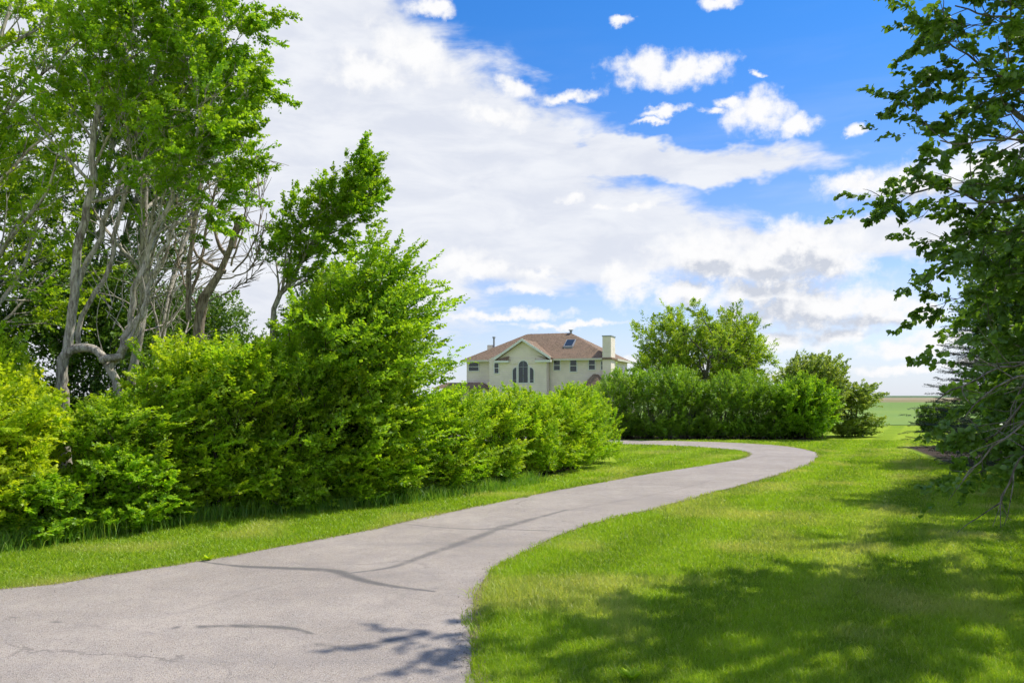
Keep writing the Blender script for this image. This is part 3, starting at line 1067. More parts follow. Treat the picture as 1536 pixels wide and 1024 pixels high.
def build_grit():
    rng = np.random.default_rng(44)
    seg = np.vstack([RE[(RE[:, 1] > 3.5) & (RE[:, 1] < 16)]])
    segl = np.vstack([LE[(LE[:, 1] > 6.5) & (LE[:, 1] < 14)]])
    P = []
    for sg, n, sd in ((seg, 2600, 0.07), (segl, 900, 0.06)):
        w = 1.0 / sg[:, 1] ** 1.5
        j = rng.choice(len(sg), n, p=w / w.sum())
        P.append(sg[j] + rng.normal(0, sd, (n, 2)))
    # loose bits over the asphalt
    q = np.c_[rng.uniform(-6, 6, 2500), 4.6 + 14 * rng.random(2500) ** 1.6]
    q = q[inside(q, ROAD_POLY)][:700]
    P.append(q)
    P = np.vstack(P)
    n = len(P)
    r = rng.uniform(0.002, 0.0065, n) * np.r_[np.ones(n - len(q)), np.full(len(q), 0.8)]
    base = np.array([[1, 0, 0], [0, 1, 0], [-1, 0, 0], [0, -1, 0], [0, 0, 0.8], [0, 0, -0.5]], float)
    V = base[None] * r[:, None, None] * rng.uniform(0.6, 1.4, (n, 1, 3)) + rng.normal(0, 0.15, (n, 6, 3)) * r[:, None, None]
    V += np.c_[P, np.full(n, 0.012)][:, None, :]
    fb = np.array([[0, 1, 4], [1, 2, 4], [2, 3, 4], [3, 0, 4], [1, 0, 5], [2, 1, 5], [3, 2, 5], [0, 3, 5]])
    f = (np.arange(n)[:, None, None] * 6 + fb[None]).reshape(-1, 3)
    m, nt = new_mat('grit')
    geo = N(nt, 'ShaderNodeNewGeometry')
    c = mix_c(nt, geo.outputs['Random Per Island'], (0.10, 0.085, 0.07), (0.50, 0.45, 0.38))
    principled(nt, c, 0.9, 0.2)
    o = mesh_np('gravel', V.reshape(-1, 3), f, m)
    o['kind'] = 'stuff'
    o['label'] = 'loose grit along the asphalt edges'


build_grit()

# ------------------------------------------------------------------ house
exec_house = True


def house():
    th = math.radians(-20)
    cx, cy = (913 - 768) / F * 90, 90.0
    ct, st = math.cos(th), math.sin(th)
    root = thing('house', 'cream sided two-storey house with brown hipped roof behind the hedge', 'house', (cx, cy, 0), th)

    def lx(px, ly=0.0):
        k = (px - 768) / F
        # world X = cx + l*ct - ly*st ; Y = cy + l*st + ly*ct
        return (k * (cy + ly * ct) - cx + ly * st) / (ct - k * st)

    def lz(px, py, ly=0.0):
        Y = cy + lx(px, ly) * st + ly * ct
        return CAMH + (HORIZ - py) / F * Y

    def mat_siding(name, col):
        m, nt = new_mat(name)
        tc = N(nt, 'ShaderNodeTexCoord')
        sp = N(nt, 'ShaderNodeSeparateXYZ')
        nt.links.new(tc.outputs['Object'], sp.inputs[0])
        fr = math_n(nt, 'FRACT', math_n(nt, 'MULTIPLY', sp.outputs[2], 4.5))
        n1 = noise(nt, tc.outputs['Object'], 0.8, 4, 0.6)
        c = mix_c(nt, ramp(nt, n1.outputs[0], 0.3, 0.7), col, tuple(x * 0.88 for x in col))
        c = mix_c(nt, ramp(nt, fr, 0.14, 0.0, 0, 0.5), c, tuple(x * 0.55 for x in col))
        bp = N(nt, 'ShaderNodeBump', ins={'Strength': 0.6, 'Distance': 0.03})
        nt.links.new(math_n(nt, 'SUBTRACT', 1.0, fr), bp.inputs['Height'])
        principled(nt, c, 0.7, 0.3, bp.outputs[0])
        return m
    sid = mat_siding('siding', (0.92, 0.80, 0.69))
    m, nt = new_mat('shingle')
    tc = N(nt, 'ShaderNodeTexCoord')
    sp = N(nt, 'ShaderNodeSeparateXYZ')
    nt.links.new(tc.outputs['Object'], sp.inputs[0])
    fr = math_n(nt, 'FRACT', math_n(nt, 'MULTIPLY', sp.outputs[2], 7.0))
    n1 = noise(nt, tc.outputs['Object'], 5.0, 5, 0.7)
    n2 = noise(nt, tc.outputs['Object'], 0.7, 3)
    c = mix_c(nt, ramp(nt, n1.outputs[0], 0.3, 0.7), (0.155, 0.11, 0.078), (0.34, 0.245, 0.17))
    c = mix_c(nt, ramp(nt, n2.outputs[0], 0.4, 0.7, 0, 0.4), c, (0.36, 0.24, 0.17))
    c = mix_c(nt, ramp(nt, fr, 0.3, 0.0, 0, 0.45), c, (0.10, 0.06, 0.04))
    principled(nt, c, 0.9, 0.15)
    shin = m
    m, nt = new_mat('trim_cream')
    principled(nt, (0.66, 0.62, 0.53), 0.6)
    trim = m
    m, nt = new_mat('soffit')
    principled(nt, (0.26, 0.24, 0.20), 0.8)
    soffit = m
    m, nt = new_mat('frame_white')
    principled(nt, (0.78, 0.78, 0.76), 0.5)
    white = m
    m, nt = new_mat('window_glass')
    principled(nt, (0.035, 0.045, 0.055), 0.08, 0.6)
    glass = m
    m, nt = new_mat('metal_grey')
    principled(nt, (0.30, 0.32, 0.34), 0.45, 0.5)
    metal = m
    m, nt = new_mat('brick_red')
    principled(nt, (0.30, 0.15, 0.10), 0.9)

    def part(name, boxes=None, polys=None, mat=None, parent=root):
        V, Fq = [], []
        me = bpy.data.meshes.new(name)
        for b in boxes or []:
            x0, x1, y0, y1, z0, z1 = b
            o = len(V)
            V += [(x0, y0, z0), (x1, y0, z0), (x1, y1, z0), (x0, y1, z0), (x0, y0, z1), (x1, y0, z1), (x1, y1, z1), (x0, y1, z1)]
            Fq += [tuple(o + i for i in q) for q in ((0, 3, 2, 1), (4, 5, 6, 7), (0, 1, 5, 4), (1, 2, 6, 5), (2, 3, 7, 6), (3, 0, 4, 7))]
        for vs, fs in polys or []:
            o = len(V)
            V += list(vs)
            Fq += [tuple(o + i for i in q) for q in fs]
        me.from_pydata([tuple(map(float, v)) for v in V], [], Fq)
        me.materials.append(mat)
        ob = bpy.data.objects.new(name, me)
        COL.objects.link(ob)
        ob.parent = parent
        return ob
    W, D = -lx(700), 10.2
    EZ = 5.95
    g0, g1 = lx(739), lx(824)       # projecting bay under the gable
    PJ = -1.1
    part('wall', [(-W, 0, 0, D, 0, EZ), (g0, g1, PJ, 0.0, 0, EZ)], mat=sid)
    # side wing, lower, reaching left
    part('wall', [(-W - 3.2, -W, 0.6, D - 1, 0, 3.2)], mat=sid)
    # main hip roof
    ov = 0.55
    x0, x1, y0, y1 = -W - ov, ov, -ov, D + ov
    rz = 9.35
    rl, rr, ry = lx(791, 5.1), lx(856, 5.1), D / 2
    t = 0.16
    rf = [(x0, y0, EZ), (x1, y0, EZ), (x1, y1, EZ), (x0, y1, EZ), (rl, ry, rz), (rr, ry, rz)]
    rt = [(a, b, c + t) for a, b, c in rf]
    roof = part('roof', polys=[(rf[:4] + rt, [(0, 3, 2, 1), (4, 5, 9, 8), (5, 6, 9), (6, 7, 8, 9), (7, 4, 8), (0, 1, 5, 4), (1, 2, 6, 5), (2, 3, 7, 6), (3, 0, 4, 7)])], mat=shin)
    # gutter boards
    part('gutter', [(x0, -0.623, y0 - 0.12, y0 - 0.003, EZ - 0.05, EZ + 0.17), (x1 + 0.003, x1 + 0.12, 1.76, y1, EZ - 0.05, EZ + 0.17)], mat=trim)
    # gable roof over the bay
    ga, gb = lx(743.5, PJ), lx(827.5, PJ)
    gm = (ga + gb) / 2
    gz0, gz1 = EZ + 0.05, lz(784, 511.5, PJ)
    gy = PJ - 0.45
    sl_ = (rz - EZ) / (ry + ov)
    yb = (gz1 - EZ) / sl_ - ov
    tt = 0.22
    gp = [(ga, gy, gz0), (gm, gy, gz1), (gb, gy, gz0), (gm, yb + 0.1, gz1), (ga, 0.3, gz0), (gb, 0.3, gz0)]
    up_ = [(a, b, c + tt) for a, b, c in gp]
    part('gable_roof', polys=[(gp + up_, [(6, 10, 9, 7), (7, 9, 11, 8), (0, 1, 3, 4), (1, 2, 5, 3)])], mat=shin)
    # barge boards
    def board(a, b, y, w, th_):
        a, b = np.array(a), np.array(b)
        return ([(a[0], y, a[1]), (b[0], y, b[1]), (b[0], y, b[1] + w), (a[0], y, a[1] + w), (a[0], y - th_, a[1]), (b[0], y - th_, b[1]), (b[0], y - th_, b[1] + w), (a[0], y - th_, a[1] + w)],
                [(0, 1, 2, 3), (7, 6, 5, 4), (0, 4, 5, 1), (3, 2, 6, 7), (0, 3, 7, 4), (1, 5, 6, 2)])
    part('barge_board', polys=[board((ga, gz0), (gm, gz1), gy, 0.30, 0.06), board((gm, gz1), (gb, gz0), gy, 0.30, 0.06)], mat=white)
    # gable wall and the small returns
    part('gable_wall', polys=[([(g0, PJ + 0.02, EZ), (g1, PJ + 0.02, EZ), (g1, PJ + 0.02, gz0 + 0.2), (gm, PJ + 0.02, gz1), (g0, PJ + 0.02, gz0 + 0.2)], [(0, 1, 2, 3, 4)])], mat=sid)
    part('gable_wall', [(lx(766, PJ), lx(803, PJ), PJ - 0.05, PJ - 0.003, EZ - 0.4, EZ + 0.3)], mat=sid)
    for a, b in ((ga, lx(764, PJ)), (lx(804, PJ), gb)):
        part('cornice_return', [(a, b, gy, PJ - 0.003, EZ - 0.22, EZ + 0.02)], mat=white)
        mid = b if a == ga else a
        out = a if a == ga else b
        part('return_roof', polys=[([(a, gy, EZ + 0.03), (b, gy, EZ + 0.03), (mid, PJ - 0.006, EZ + 0.55), (out, PJ - 0.006, EZ + 0.12)], [(0, 1, 2, 3)])], mat=shin)

    def window(px0, px1, py0, py1, ly=0.0, cross=True, side='front'):
        a, b = lx(px0, ly), lx(px1, ly)
        zt, zb = lz(px0, py0, ly), lz(px0, py1, ly)
        y = ly
        e = 0.09
        fr_ = part('window', [(a - e, b + e, y - 0.07, y - 0.003, zt, zt + e), (a - e, b + e, y - 0.09, y - 0.003, zb - e, zb), (a - e, a, y - 0.07, y - 0.003, zb, zt), (b, b + e, y - 0.07, y - 0.003, zb, zt)]
                   + ([(a, b, y - 0.06, y - 0.003, (zt + zb) / 2 - 0.03, (zt + zb) / 2 + 0.03)] if cross else []), mat=white)
        part('pane', [(a + 0.001, b - 0.001, y - 0.03, y - 0.006, zb + 0.001, zt - 0.001)], mat=glass, parent=fr_)
    window(703.5, 718, 544, 556)
    window(742, 748, 544.5, 559.5, PJ)
    window(831, 840, 540.5, 555)
    window(855.5, 865, 540, 557)
    window(883.5, 892.5, 540, 554)
    window(902, 905, 542, 554)

    def arch(pc, pw, ptop, pbot, ly, half=None):
        c_, w_ = lx(pc, ly), pw / 2 / 13.3
        zt, zb = lz(pc, ptop, ly), lz(pc, pbot, ly)
        n = 14
        def outline(w_, zt, zb, y):
            if half is None:
                a = np.linspace(math.pi, 0, n)
                arc = [(c_ + w_ * math.cos(q), y, zt - w_ * 1.0 + w_ * math.sin(q)) for q in a]
            else:
                a = np.linspace(math.pi / 2, 0, n) if half > 0 else np.linspace(math.pi, math.pi / 2, n)
                arc = [(c_ - half * w_ + 2 * w_ * math.cos(q), y, zt - 2 * w_ + 2 * w_ * math.sin(q)) for q in a]
            xs = [p[0] for p in arc]
            return [(min(xs), y, zb)] + arc + [(max(xs), y, zb)]
        o1 = outline(w_ + 0.10, zt + 0.10, zb, ly - 0.055)
        o0 = outline(w_ + 0.10, zt + 0.10, zb, ly - 0.003)
        k = len(o1)
        faces = [tuple(range(k))] + [(i, (i + 1) % k, k + (i + 1) % k, k + i) for i in range(k)]
        fr_ = part('arched_window', polys=[(o1 + o0, faces)], mat=white)
        pn = outline(w_, zt, zb + 0.1, ly - 0.062)
        part('pane', polys=[(pn, [tuple(range(len(pn)))])], mat=glass, parent=fr_)
        bars = [(c_ - 0.025, c_ + 0.025, ly - 0.075, ly - 0.066, zb + 0.1, zt - 0.02), (c_ - w_, c_ + w_, ly - 0.075, ly - 0.066, zt - w_ * 1.3, zt - w_ * 1.3 + 0.05)] if half is None else \
               [(c_ - w_, c_ + w_, ly - 0.075, ly - 0.066, zt - 1.5, zt - 1.45)]
        part('glazing_bar', bars, mat=metal, parent=fr_)
    arch(785, 15, 541, 575, PJ)
    arch(772, 6, 551, 575, PJ, -1)
    arch(797.8, 6, 551, 575, PJ, 1)
    # chimney on the right-hand side wall
    ch = part('chimney', [(-0.62, 0.36, -0.42, 1.75, 0, 8.55)], mat=sid)
    part('chimney_cap', [(-0.68, 0.42, -0.48, 1.81, 8.553, 8.66)], mat=metal, parent=ch)
    # side windows
    for ya in (4.2, 7.0):
        fr_ = part('window', [(0.003, 0.07, ya, ya + 1.3, 4.2, 5.5)], mat=white)
        part('pane', [(0.073, 0.085, ya + 0.1, ya + 1.2, 4.3, 5.4)], mat=glass, parent=fr_)
    # downpipe
    part('downpipe', [(lx(738.5) - 0.05, lx(738.5) + 0.05, -0.11, -0.003, 0, EZ - 0.06)], mat=metal)
    part('downpipe', [(lx(826) - 0.05, lx(826) + 0.05, -0.11, -0.003, 0, EZ - 0.06)], mat=trim)
    # skylight
    sx0, sx1 = lx(846, 2), lx(860, 2)
    def rp(x, y, dz=0):
        return (x, y, EZ + t + (y + ov) * sl_ + dz)
    def slab(xa, xb, ya, yb_, d0, d1):
        return ([rp(xa, ya, d0), rp(xb, ya, d0), rp(xb, yb_, d0), rp(xa, yb_, d0), rp(xa, ya, d1), rp(xb, ya, d1), rp(xb, yb_, d1), rp(xa, yb_, d1)],
                [(0, 3, 2, 1), (4, 5, 6, 7), (0, 1, 5, 4), (1, 2, 6, 5), (2, 3, 7, 6), (3, 0, 4, 7)])
    sk = part('skylight', polys=[slab(sx0, sx1, 1.7, 3.2, -0.05, 0.22)], mat=metal)
    part('pane', polys=[slab(sx0 + 0.1, sx1 - 0.1, 1.8, 3.1, 0.223, 0.25)], mat=glass, parent=sk)
    # roof vents and flue
    part('roof_vent', [(rr - 0.1, rr + 0.15, ry - 0.1, ry + 0.15, rz + 0.1, rz + 0.42), (rr - 0.2, rr + 0.25, ry - 0.2, ry + 0.25, rz + 0.42, rz + 0.52)], mat=metal)
    part('roof_vent', [(-1.6, -1.3, 4.0, 4.3, 7.4, 8.2)], mat=metal)
    fx = lx(741, 6.5)
    part('flue', [(fx - 0.09, fx + 0.09, 6.4, 6.58, 7.4, lz(741, 506.5, 6.5)), (fx - 0.16, fx + 0.16, 6.33, 6.65, lz(741, 507, 6.5), lz(741, 505, 6.5))], mat=metal)
    fx = lx(736, 6.5)
    part('flue', [(fx - 0.35, fx + 0.35, 6.2, 6.9, 6.9, lz(736, 517.5, 6.5))], mat=sid)
    # lower roofs: porch at the left foot of the bay and at the right corner
    def hip_small(xa, xb, ya, yb_, z0, z1, ins):
        part('porch_roof', polys=[([(xa, ya, z0), (xb, ya, z0), (xb, yb_, z0), (xa, yb_, z0), (xa + ins, ya + ins, z1), (xb - ins, ya + ins, z1), (xb - ins, yb_, z1), (xa + ins, yb_, z1)],
                                   [(0, 1, 5, 4), (1, 2, 6, 5), (3, 0, 4, 7), (4, 5, 6, 7), (0, 3, 2, 1)])], mat=shin)
    hip_small(-W - 3.6, g0 - 0.01, -2.0, -0.01, 2.75, 3.45, 1.2)
    hip_small(-2.4, -0.2, -2.6, -0.01, 3.0, 4.3, 1.0)
    hip_small(-0.1, 3.2, -1.8, 0.55, 2.9, 3.9, 1.0)
    part('porch_wall', [(-2.2, -0.4, -2.2, -0.02, 0, 2.95)], mat=sid)
    part('porch_wall', [(0.1, 2.9, -1.4, 0.5, 0, 2.85)], mat=sid)
    part('porch_post', [(-W - 3.3, -W - 3.0, -1.8, -1.5, 0, 2.75)], mat=white)
    part('porch_post', [(g0 - 0.6, g0 - 0.35, -1.8, -1.5, 0, 2.75)], mat=white)


house()

# ------------------------------------------------------------------ shrubs of the hedge on the left of the drive
WIND = (0.18, 0.0, 0.02)
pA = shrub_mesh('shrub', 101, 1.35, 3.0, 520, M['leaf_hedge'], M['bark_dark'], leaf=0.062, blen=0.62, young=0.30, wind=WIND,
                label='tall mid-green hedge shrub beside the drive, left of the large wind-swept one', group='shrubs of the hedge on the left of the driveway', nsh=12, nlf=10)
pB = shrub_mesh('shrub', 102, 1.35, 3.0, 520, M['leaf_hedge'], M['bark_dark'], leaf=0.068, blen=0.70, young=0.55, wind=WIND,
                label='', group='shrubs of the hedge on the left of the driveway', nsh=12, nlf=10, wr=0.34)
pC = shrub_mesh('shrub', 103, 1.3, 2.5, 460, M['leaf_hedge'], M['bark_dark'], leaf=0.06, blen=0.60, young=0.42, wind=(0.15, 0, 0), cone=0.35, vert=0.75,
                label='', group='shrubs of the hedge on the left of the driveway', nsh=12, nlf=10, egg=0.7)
HG = 'shrubs of the hedge on the left of the driveway'


def place(proto, first, x, y, rz, s, label, group=HG):
    sc = (s[0], s[0], s[1]) if isinstance(s, tuple) else (s, s, s)
    if first:
        proto.location = (x, y, 0)
        proto.rotation_euler = (0, 0, rz)
        proto.scale = sc
        proto['label'] = label
        return proto
    return dup(proto, (x, y, 0), rz, sc, label, group)


place(pA, 1, -5.85, 11.9, 0.1, (0.95, 0.64), 'dark green hedge shrub just right of the yellow-leaved shrub')
place(pB, 1, -4.75, 12.9, -0.2, (1.0, 0.98), 'tall yellowish-green hedge shrub below the dead broken trunk')
place(pA, 0, -3.85, 13.55, 0.35, (0.92, 0.95), 'green hedge shrub in front of the leaning young poplar')
place(pB, 0, -2.75, 14.3, 0.25, (0.95, 0.85), 'yellow-tipped hedge shrub at the foot of the wind-swept elm')
place(pA, 0, -7.7, 15.8, 0.9, (1.2, 0.62), 'dark hedge shrub behind the arching poplar limb')
place(pC, 1, -8.8, 12.7, 0.9, (1.1, 1.15), 'dark hedge shrub behind the yellow-leaved shrub at the left edge')
place(pA, 0, -5.3, 15.2, 1.9, (1.1, 0.98), 'shadowed hedge shrub behind the hedge, below the dead tree')
place(pB, 0, -3.6, 16.2, 2.4, (1.1, 0.95), 'shadowed hedge shrub behind the wind-swept elm')
# nearer part of the run to the corner
run = [(-1.35, 16.0, pC, 0.92, 'rounded hedge shrub next to the wind-swept elm'),
       (-0.55, 17.3, pB, 0.78, 'yellow-green rounded hedge shrub, second after the wind-swept elm'),
       (0.25, 18.6, pC, 0.94, 'green pointed hedge shrub, third after the wind-swept elm'),
       (0.8, 19.9, pB, 0.76, 'yellow-green rounded hedge shrub in front of the arched house window'),
       (1.45, 21.1, pC, 0.96, 'bright green hedge shrub, second from the corner of the hedge'),
       (2.0, 22.7, pC, 0.98, 'last bright green hedge shrub at the corner by the driveway bend')]
for i, (x, y, pr, s, lb) in enumerate(run):
    place(pr, 0, x, y, 1.7 * i, (s * 0.97, s * 0.88), lb)

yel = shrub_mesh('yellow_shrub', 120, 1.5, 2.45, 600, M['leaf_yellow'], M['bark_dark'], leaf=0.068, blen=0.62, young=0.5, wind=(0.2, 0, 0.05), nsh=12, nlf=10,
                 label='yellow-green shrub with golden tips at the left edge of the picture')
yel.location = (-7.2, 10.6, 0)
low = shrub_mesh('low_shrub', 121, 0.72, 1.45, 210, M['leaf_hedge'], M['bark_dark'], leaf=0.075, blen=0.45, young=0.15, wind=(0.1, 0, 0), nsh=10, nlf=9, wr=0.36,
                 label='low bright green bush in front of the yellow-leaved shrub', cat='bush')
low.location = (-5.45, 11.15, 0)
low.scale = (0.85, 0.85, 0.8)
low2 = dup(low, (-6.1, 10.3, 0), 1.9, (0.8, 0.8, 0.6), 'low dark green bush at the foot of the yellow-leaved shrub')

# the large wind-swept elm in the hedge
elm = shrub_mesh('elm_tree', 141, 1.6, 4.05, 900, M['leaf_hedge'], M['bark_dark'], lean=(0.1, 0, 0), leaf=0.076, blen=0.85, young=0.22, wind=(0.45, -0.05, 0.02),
                 nsh=12, nlf=9, shoot=0.28, vert=0.30, cone=0.30, egg=0.75, stems=16, amp=0.75, low=0.03, droop=0.05, wr=0.33,
                 label='large wind-swept green elm leaning right, the tallest plant in the hedge', cat='tree')
elm.location = (-2.75, 14.6, 0)
dup(elm, (-3.75, 15.6, 0), 2.2, (0.85, 0.85, 0.93), 'lower rounded elm under the leaning young poplar, left of the taller wind-swept one')

# ------------------------------------------------------------------ poplars on the left
def poplar(seed, loc, stems, label, leafk, spec, name='poplar_tree', wind=(0.12, 0, 0), r0=0.12, trop=(0.05, 0.04, 0.0), flr=None, bark='bark_pale', mat='leaf_poplar', extra=None, density=1.0, cat='tree', **kw):
    s = Skel(seed, trop=trop, wiggle=(0.05, 0.10, 0.14), wind=wind)
    for (b, d, L, r) in stems:
        s.grow(b, d, L, r, 0, spec)
    if extra:
        extra(s)
    return s.bake(name, label, cat, M[mat], M[bark], loc, flr=flr, density=density, **leafk)


LP = dict(leaf=0.066, nsh=11, nlf=9, shoot=0.36, wr=0.44, up=0.1, wind=(0.25, 0, 0), young=0.30, flat=0.4)


def bez(s, ctrl, radii, n=22, wob=0.012):
    pts = smooth_line(ctrl, n)
    pts = pts + s.rng.normal(0, wob, pts.shape)
    rad = np.interp(np.linspace(0, 1, n), np.linspace(0, 1, len(radii)), radii)
    s.paths.append((pts, rad))
    return pts, rad


def pl_to_local(pxs, d, loc):
    return [tuple(at_depth(x, y, d) - np.array(loc)) for x, y in pxs]


# poplar A: the arching pale limb with two stems, at about x=95..220
locA = np.array([-7.35, 13.2, 0.0])


def exA(s):
    d = 13.2
    base = (0, 0, 0)
    tr = pl_to_local([(92, 640), (92, 560), (100, 530), (128, 520), (152, 533), (166, 560), (182, 590), (186, 640)], d, locA)
    bez(s, [base] + tr[1:3], [0.115, 0.10, 0.085])
    bez(s, tr[2:], [0.085, 0.07, 0.065, 0.07, 0.05], 18)
    sp = [(8, 0.30, 0.65, 0.30, 0.5), (4, 0.2, 0.6, 0.5, 0.7)]
    for line, r in (([(150, 540), (175, 535), (200, 505), (215, 460), (225, 425), (262, 335)], 0.085), ([(165, 555), (180, 530), (196, 490), (205, 430), (240, 330), (290, 215), (330, 120)], 0.07),
                    ([(100, 530), (112, 450), (116, 380), (138, 270), (142, 170), (165, 90), (190, -20)], 0.10),
                    ([(116, 430), (150, 350), (190, 250), (215, 160), (250, 60), (280, -60)], 0.06),
                    ([(118, 520), (125, 470), (165, 400), (185, 300), (235, 200), (300, 100), (340, 20)], 0.055)):
        c = pl_to_local(line, d + s.rng.uniform(-0.5, 0.5), locA)
        pts, rad = bez(s, c, [r * 0.78, r * 0.65, r * 0.42, r * 0.20], 26, 0.02)
        Ln = np.linalg.norm(np.diff(pts, axis=0), axis=1).sum()
        if line[-1] == (262, 335):
            for k in range(8):
                q, ax, rr = s.along(pts, rad, s.rng.uniform(0.2, 0.98))
                a, b = s.line(q, nrm(ax + s.rng.normal(0, 0.5, 3)), s.rng.uniform(0.5, 1.3), 0.014, 2)
                s.line(a[3], nrm(ax + s.rng.normal(0, 0.5, 3)), s.rng.uniform(0.3, 0.6), 0.009, 2)
            continue
        s.sprout(pts, rad, Ln, 0, [(15, 0.38, 0.75, 0.26, 0.6), (6, 0.15, 0.6, 0.5, 0.7), (2, 0.3, 0.6, 0.6, 0.8)])
    # bare twigs around the fork
    for k in range(14):
        x, y = s.rng.uniform(150, 215), s.rng.uniform(440, 545)
        p = at_depth(x, y, d) - locA
        s.line(p, np.array([s.rng.normal(0.1, 0.5), s.rng.normal(0, 0.4), 0.9]), s.rng.uniform(0.5, 1.2), 0.012, 2)


poplar(201, locA, [], 'pale-barked poplar whose lowest limb arches over the hedge', LP, None, extra=exA, density=0.56)

stems_spec = [(17, 0.24, 0.70, 0.24, 0.55), (7, 0.12, 0.62, 0.52, 0.7), (2, 0.3, 0.6, 0.6, 0.8)]
poplar(202, (-7.6, 15.6, 0), [((0, 0, 0), (0.0, 0, 1), 10.4, 0.10), ((0.2, 0.2, 0), (0.12, 0.1, 1), 9.6, 0.08)],
       'leafy poplar at the right side of the tall left-hand group', LP, stems_spec, flr=6.7, density=0.62)
poplar(203, (-9.6, 14.0, 0), [((0, 0, 0), (0.02, 0, 1), 10.5, 0.105), ((-0.3, 0.2, 0), (-0.15, 0.1, 1), 9.5, 0.08)],
       'tall light green poplar at the far left edge of the picture', dict(LP, young=0.65), stems_spec, flr=3.0, density=0.62)
poplar(204, (-10.6, 18.5, 0), [((0, 0, 0), (0.02, 0, 1), 10.0, 0.12), ((0.6, 0.2, 0), (0.1, 0.1, 1), 9.0, 0.10)],
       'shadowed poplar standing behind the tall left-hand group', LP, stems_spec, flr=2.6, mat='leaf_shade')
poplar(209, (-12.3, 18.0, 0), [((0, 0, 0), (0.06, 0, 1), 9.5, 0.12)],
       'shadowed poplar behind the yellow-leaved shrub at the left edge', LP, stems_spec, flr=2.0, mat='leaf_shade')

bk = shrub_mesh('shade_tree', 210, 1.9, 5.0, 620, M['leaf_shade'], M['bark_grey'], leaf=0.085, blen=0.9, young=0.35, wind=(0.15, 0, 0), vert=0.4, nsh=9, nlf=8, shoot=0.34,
                label='dark bushy tree behind the arching poplar limb', cat='tree', amp=0.5, foliage='crown', egg=0.8, wr=0.38)
bk.location = (-9.3, 17.6, 0)
dup(bk, (-12.2, 17.0, 0), 2.0, (1.0, 1.0, 1.02), 'dark bushy tree behind the yellow-green shrub at the left edge')
dup(bk, (-8.6, 21.0, 0), 4.2, (1.0, 1.0, 0.98), 'dark bushy tree far behind the foot of the dead tree')

# young leaning poplar
locY = np.array([-4.75, 15.6, 0.0])


def exY(s):
    c = pl_to_local([(395, 640), (410, 480), (436, 425), (460, 378), (488, 335), (515, 300), (545, 268)], 15.6, locY)
    c[0] = (0, 0, 0)
    pts, rad = bez(s, c, [0.085, 0.075, 0.055, 0.04, 0.015], 26, 0.01)
    s.sprout(pts, rad, 5.8, 0, [(24, 0.54, 0.65, 0.21, 0.35), (6, 0.1, 0.6, 0.5, 0.7), (2, 0.3, 0.6, 0.6, 0.8)])


poplar(205, locY, [], 'young leaning poplar rising above the hedge right of the dead tree', dict(LP, leaf=0.068, nsh=8), None, extra=exY, density=0.62, wind=(0.12, 0, 0), name='young_poplar')


# dead tree with broken top
def dead_tree():
    loc = np.array([-5.9, 15.4, 0.0])
    s = Skel(206, trop=(0.05, 0.05, 0.03), wiggle=(0.04, 0.05, 0.07), wind=(0.1, 0, 0))
    d = 15.4
    tr = pl_to_local([(300, 560), (300, 480), (318, 430), (335, 400), (345, 370), (358, 346), (372, 332)], d, loc)
    tr[0] = (tr[0][0], 0, 0)
    pts, rad = bez(s, tr, [0.17, 0.15, 0.13, 0.11, 0.10, 0.06, 0.045], 24, 0.012)
    bez(s, pl_to_local([(348, 372), (352, 352), (357, 334)], d, loc), [0.08, 0.07, 0.06], 6, 0.004)
    bez(s, pl_to_local([(340, 385), (326, 362), (318, 330)], d, loc), [0.05, 0.03, 0.02], 8, 0.01)
    bez(s, pl_to_local([(338, 408), (315, 398), (300, 386), (285, 360)], d, loc), [0.05, 0.035, 0.025, 0.02], 10, 0.01)
    # second thin stem
    for line, r in (([(283, 480), (284, 400), (292, 340), (300, 280), (296, 215)], 0.055), ([(287, 440), (305, 380), (312, 330), (330, 260), (345, 205)], 0.035),
                    ([(345, 400), (362, 350), (370, 300), (372, 240), (365, 205)], 0.022), ([(350, 410), (378, 370), (390, 320), (384, 235)], 0.02),
                    ([(330, 420), (365, 410), (385, 385), (400, 320)], 0.016), ([(300, 470), (275, 420), (262, 360), (268, 300)], 0.022), ([(315, 450), (340, 440), (372, 420), (395, 395)], 0.014)):
        c = pl_to_local(line, d + s.rng.uniform(-0.3, 0.3), loc)
        p2, r2 = bez(s, c, [r, r * 0.75, max(r * 0.35, 0.009)], 18, 0.012)
        Ln = np.linalg.norm(np.diff(p2, axis=0), axis=1).sum()
        for k in range(12):
            q, ax, rr = s.along(p2, r2, s.rng.uniform(0.25, 0.97))
            dd = nrm(ax + s.rng.normal(0, 0.45, 3))
            a, b = s.line(q, dd, Ln * s.rng.uniform(0.15, 0.38), max(rr * 0.5, 0.010), 2)
            for _ in range(2):
                q2, ax2, r3 = s.along(a, b, s.rng.uniform(0.2, 0.9))
                s.line(q2, nrm(ax2 + s.rng.normal(0, 0.4, 3)), Ln * 0.14, 0.008, 2)
    s.bake('dead_tree', 'bare dead tree with a broken-off brown trunk and leafless twigs', 'tree', None, M['bark_dead'], loc, leafless=True)


dead_tree()

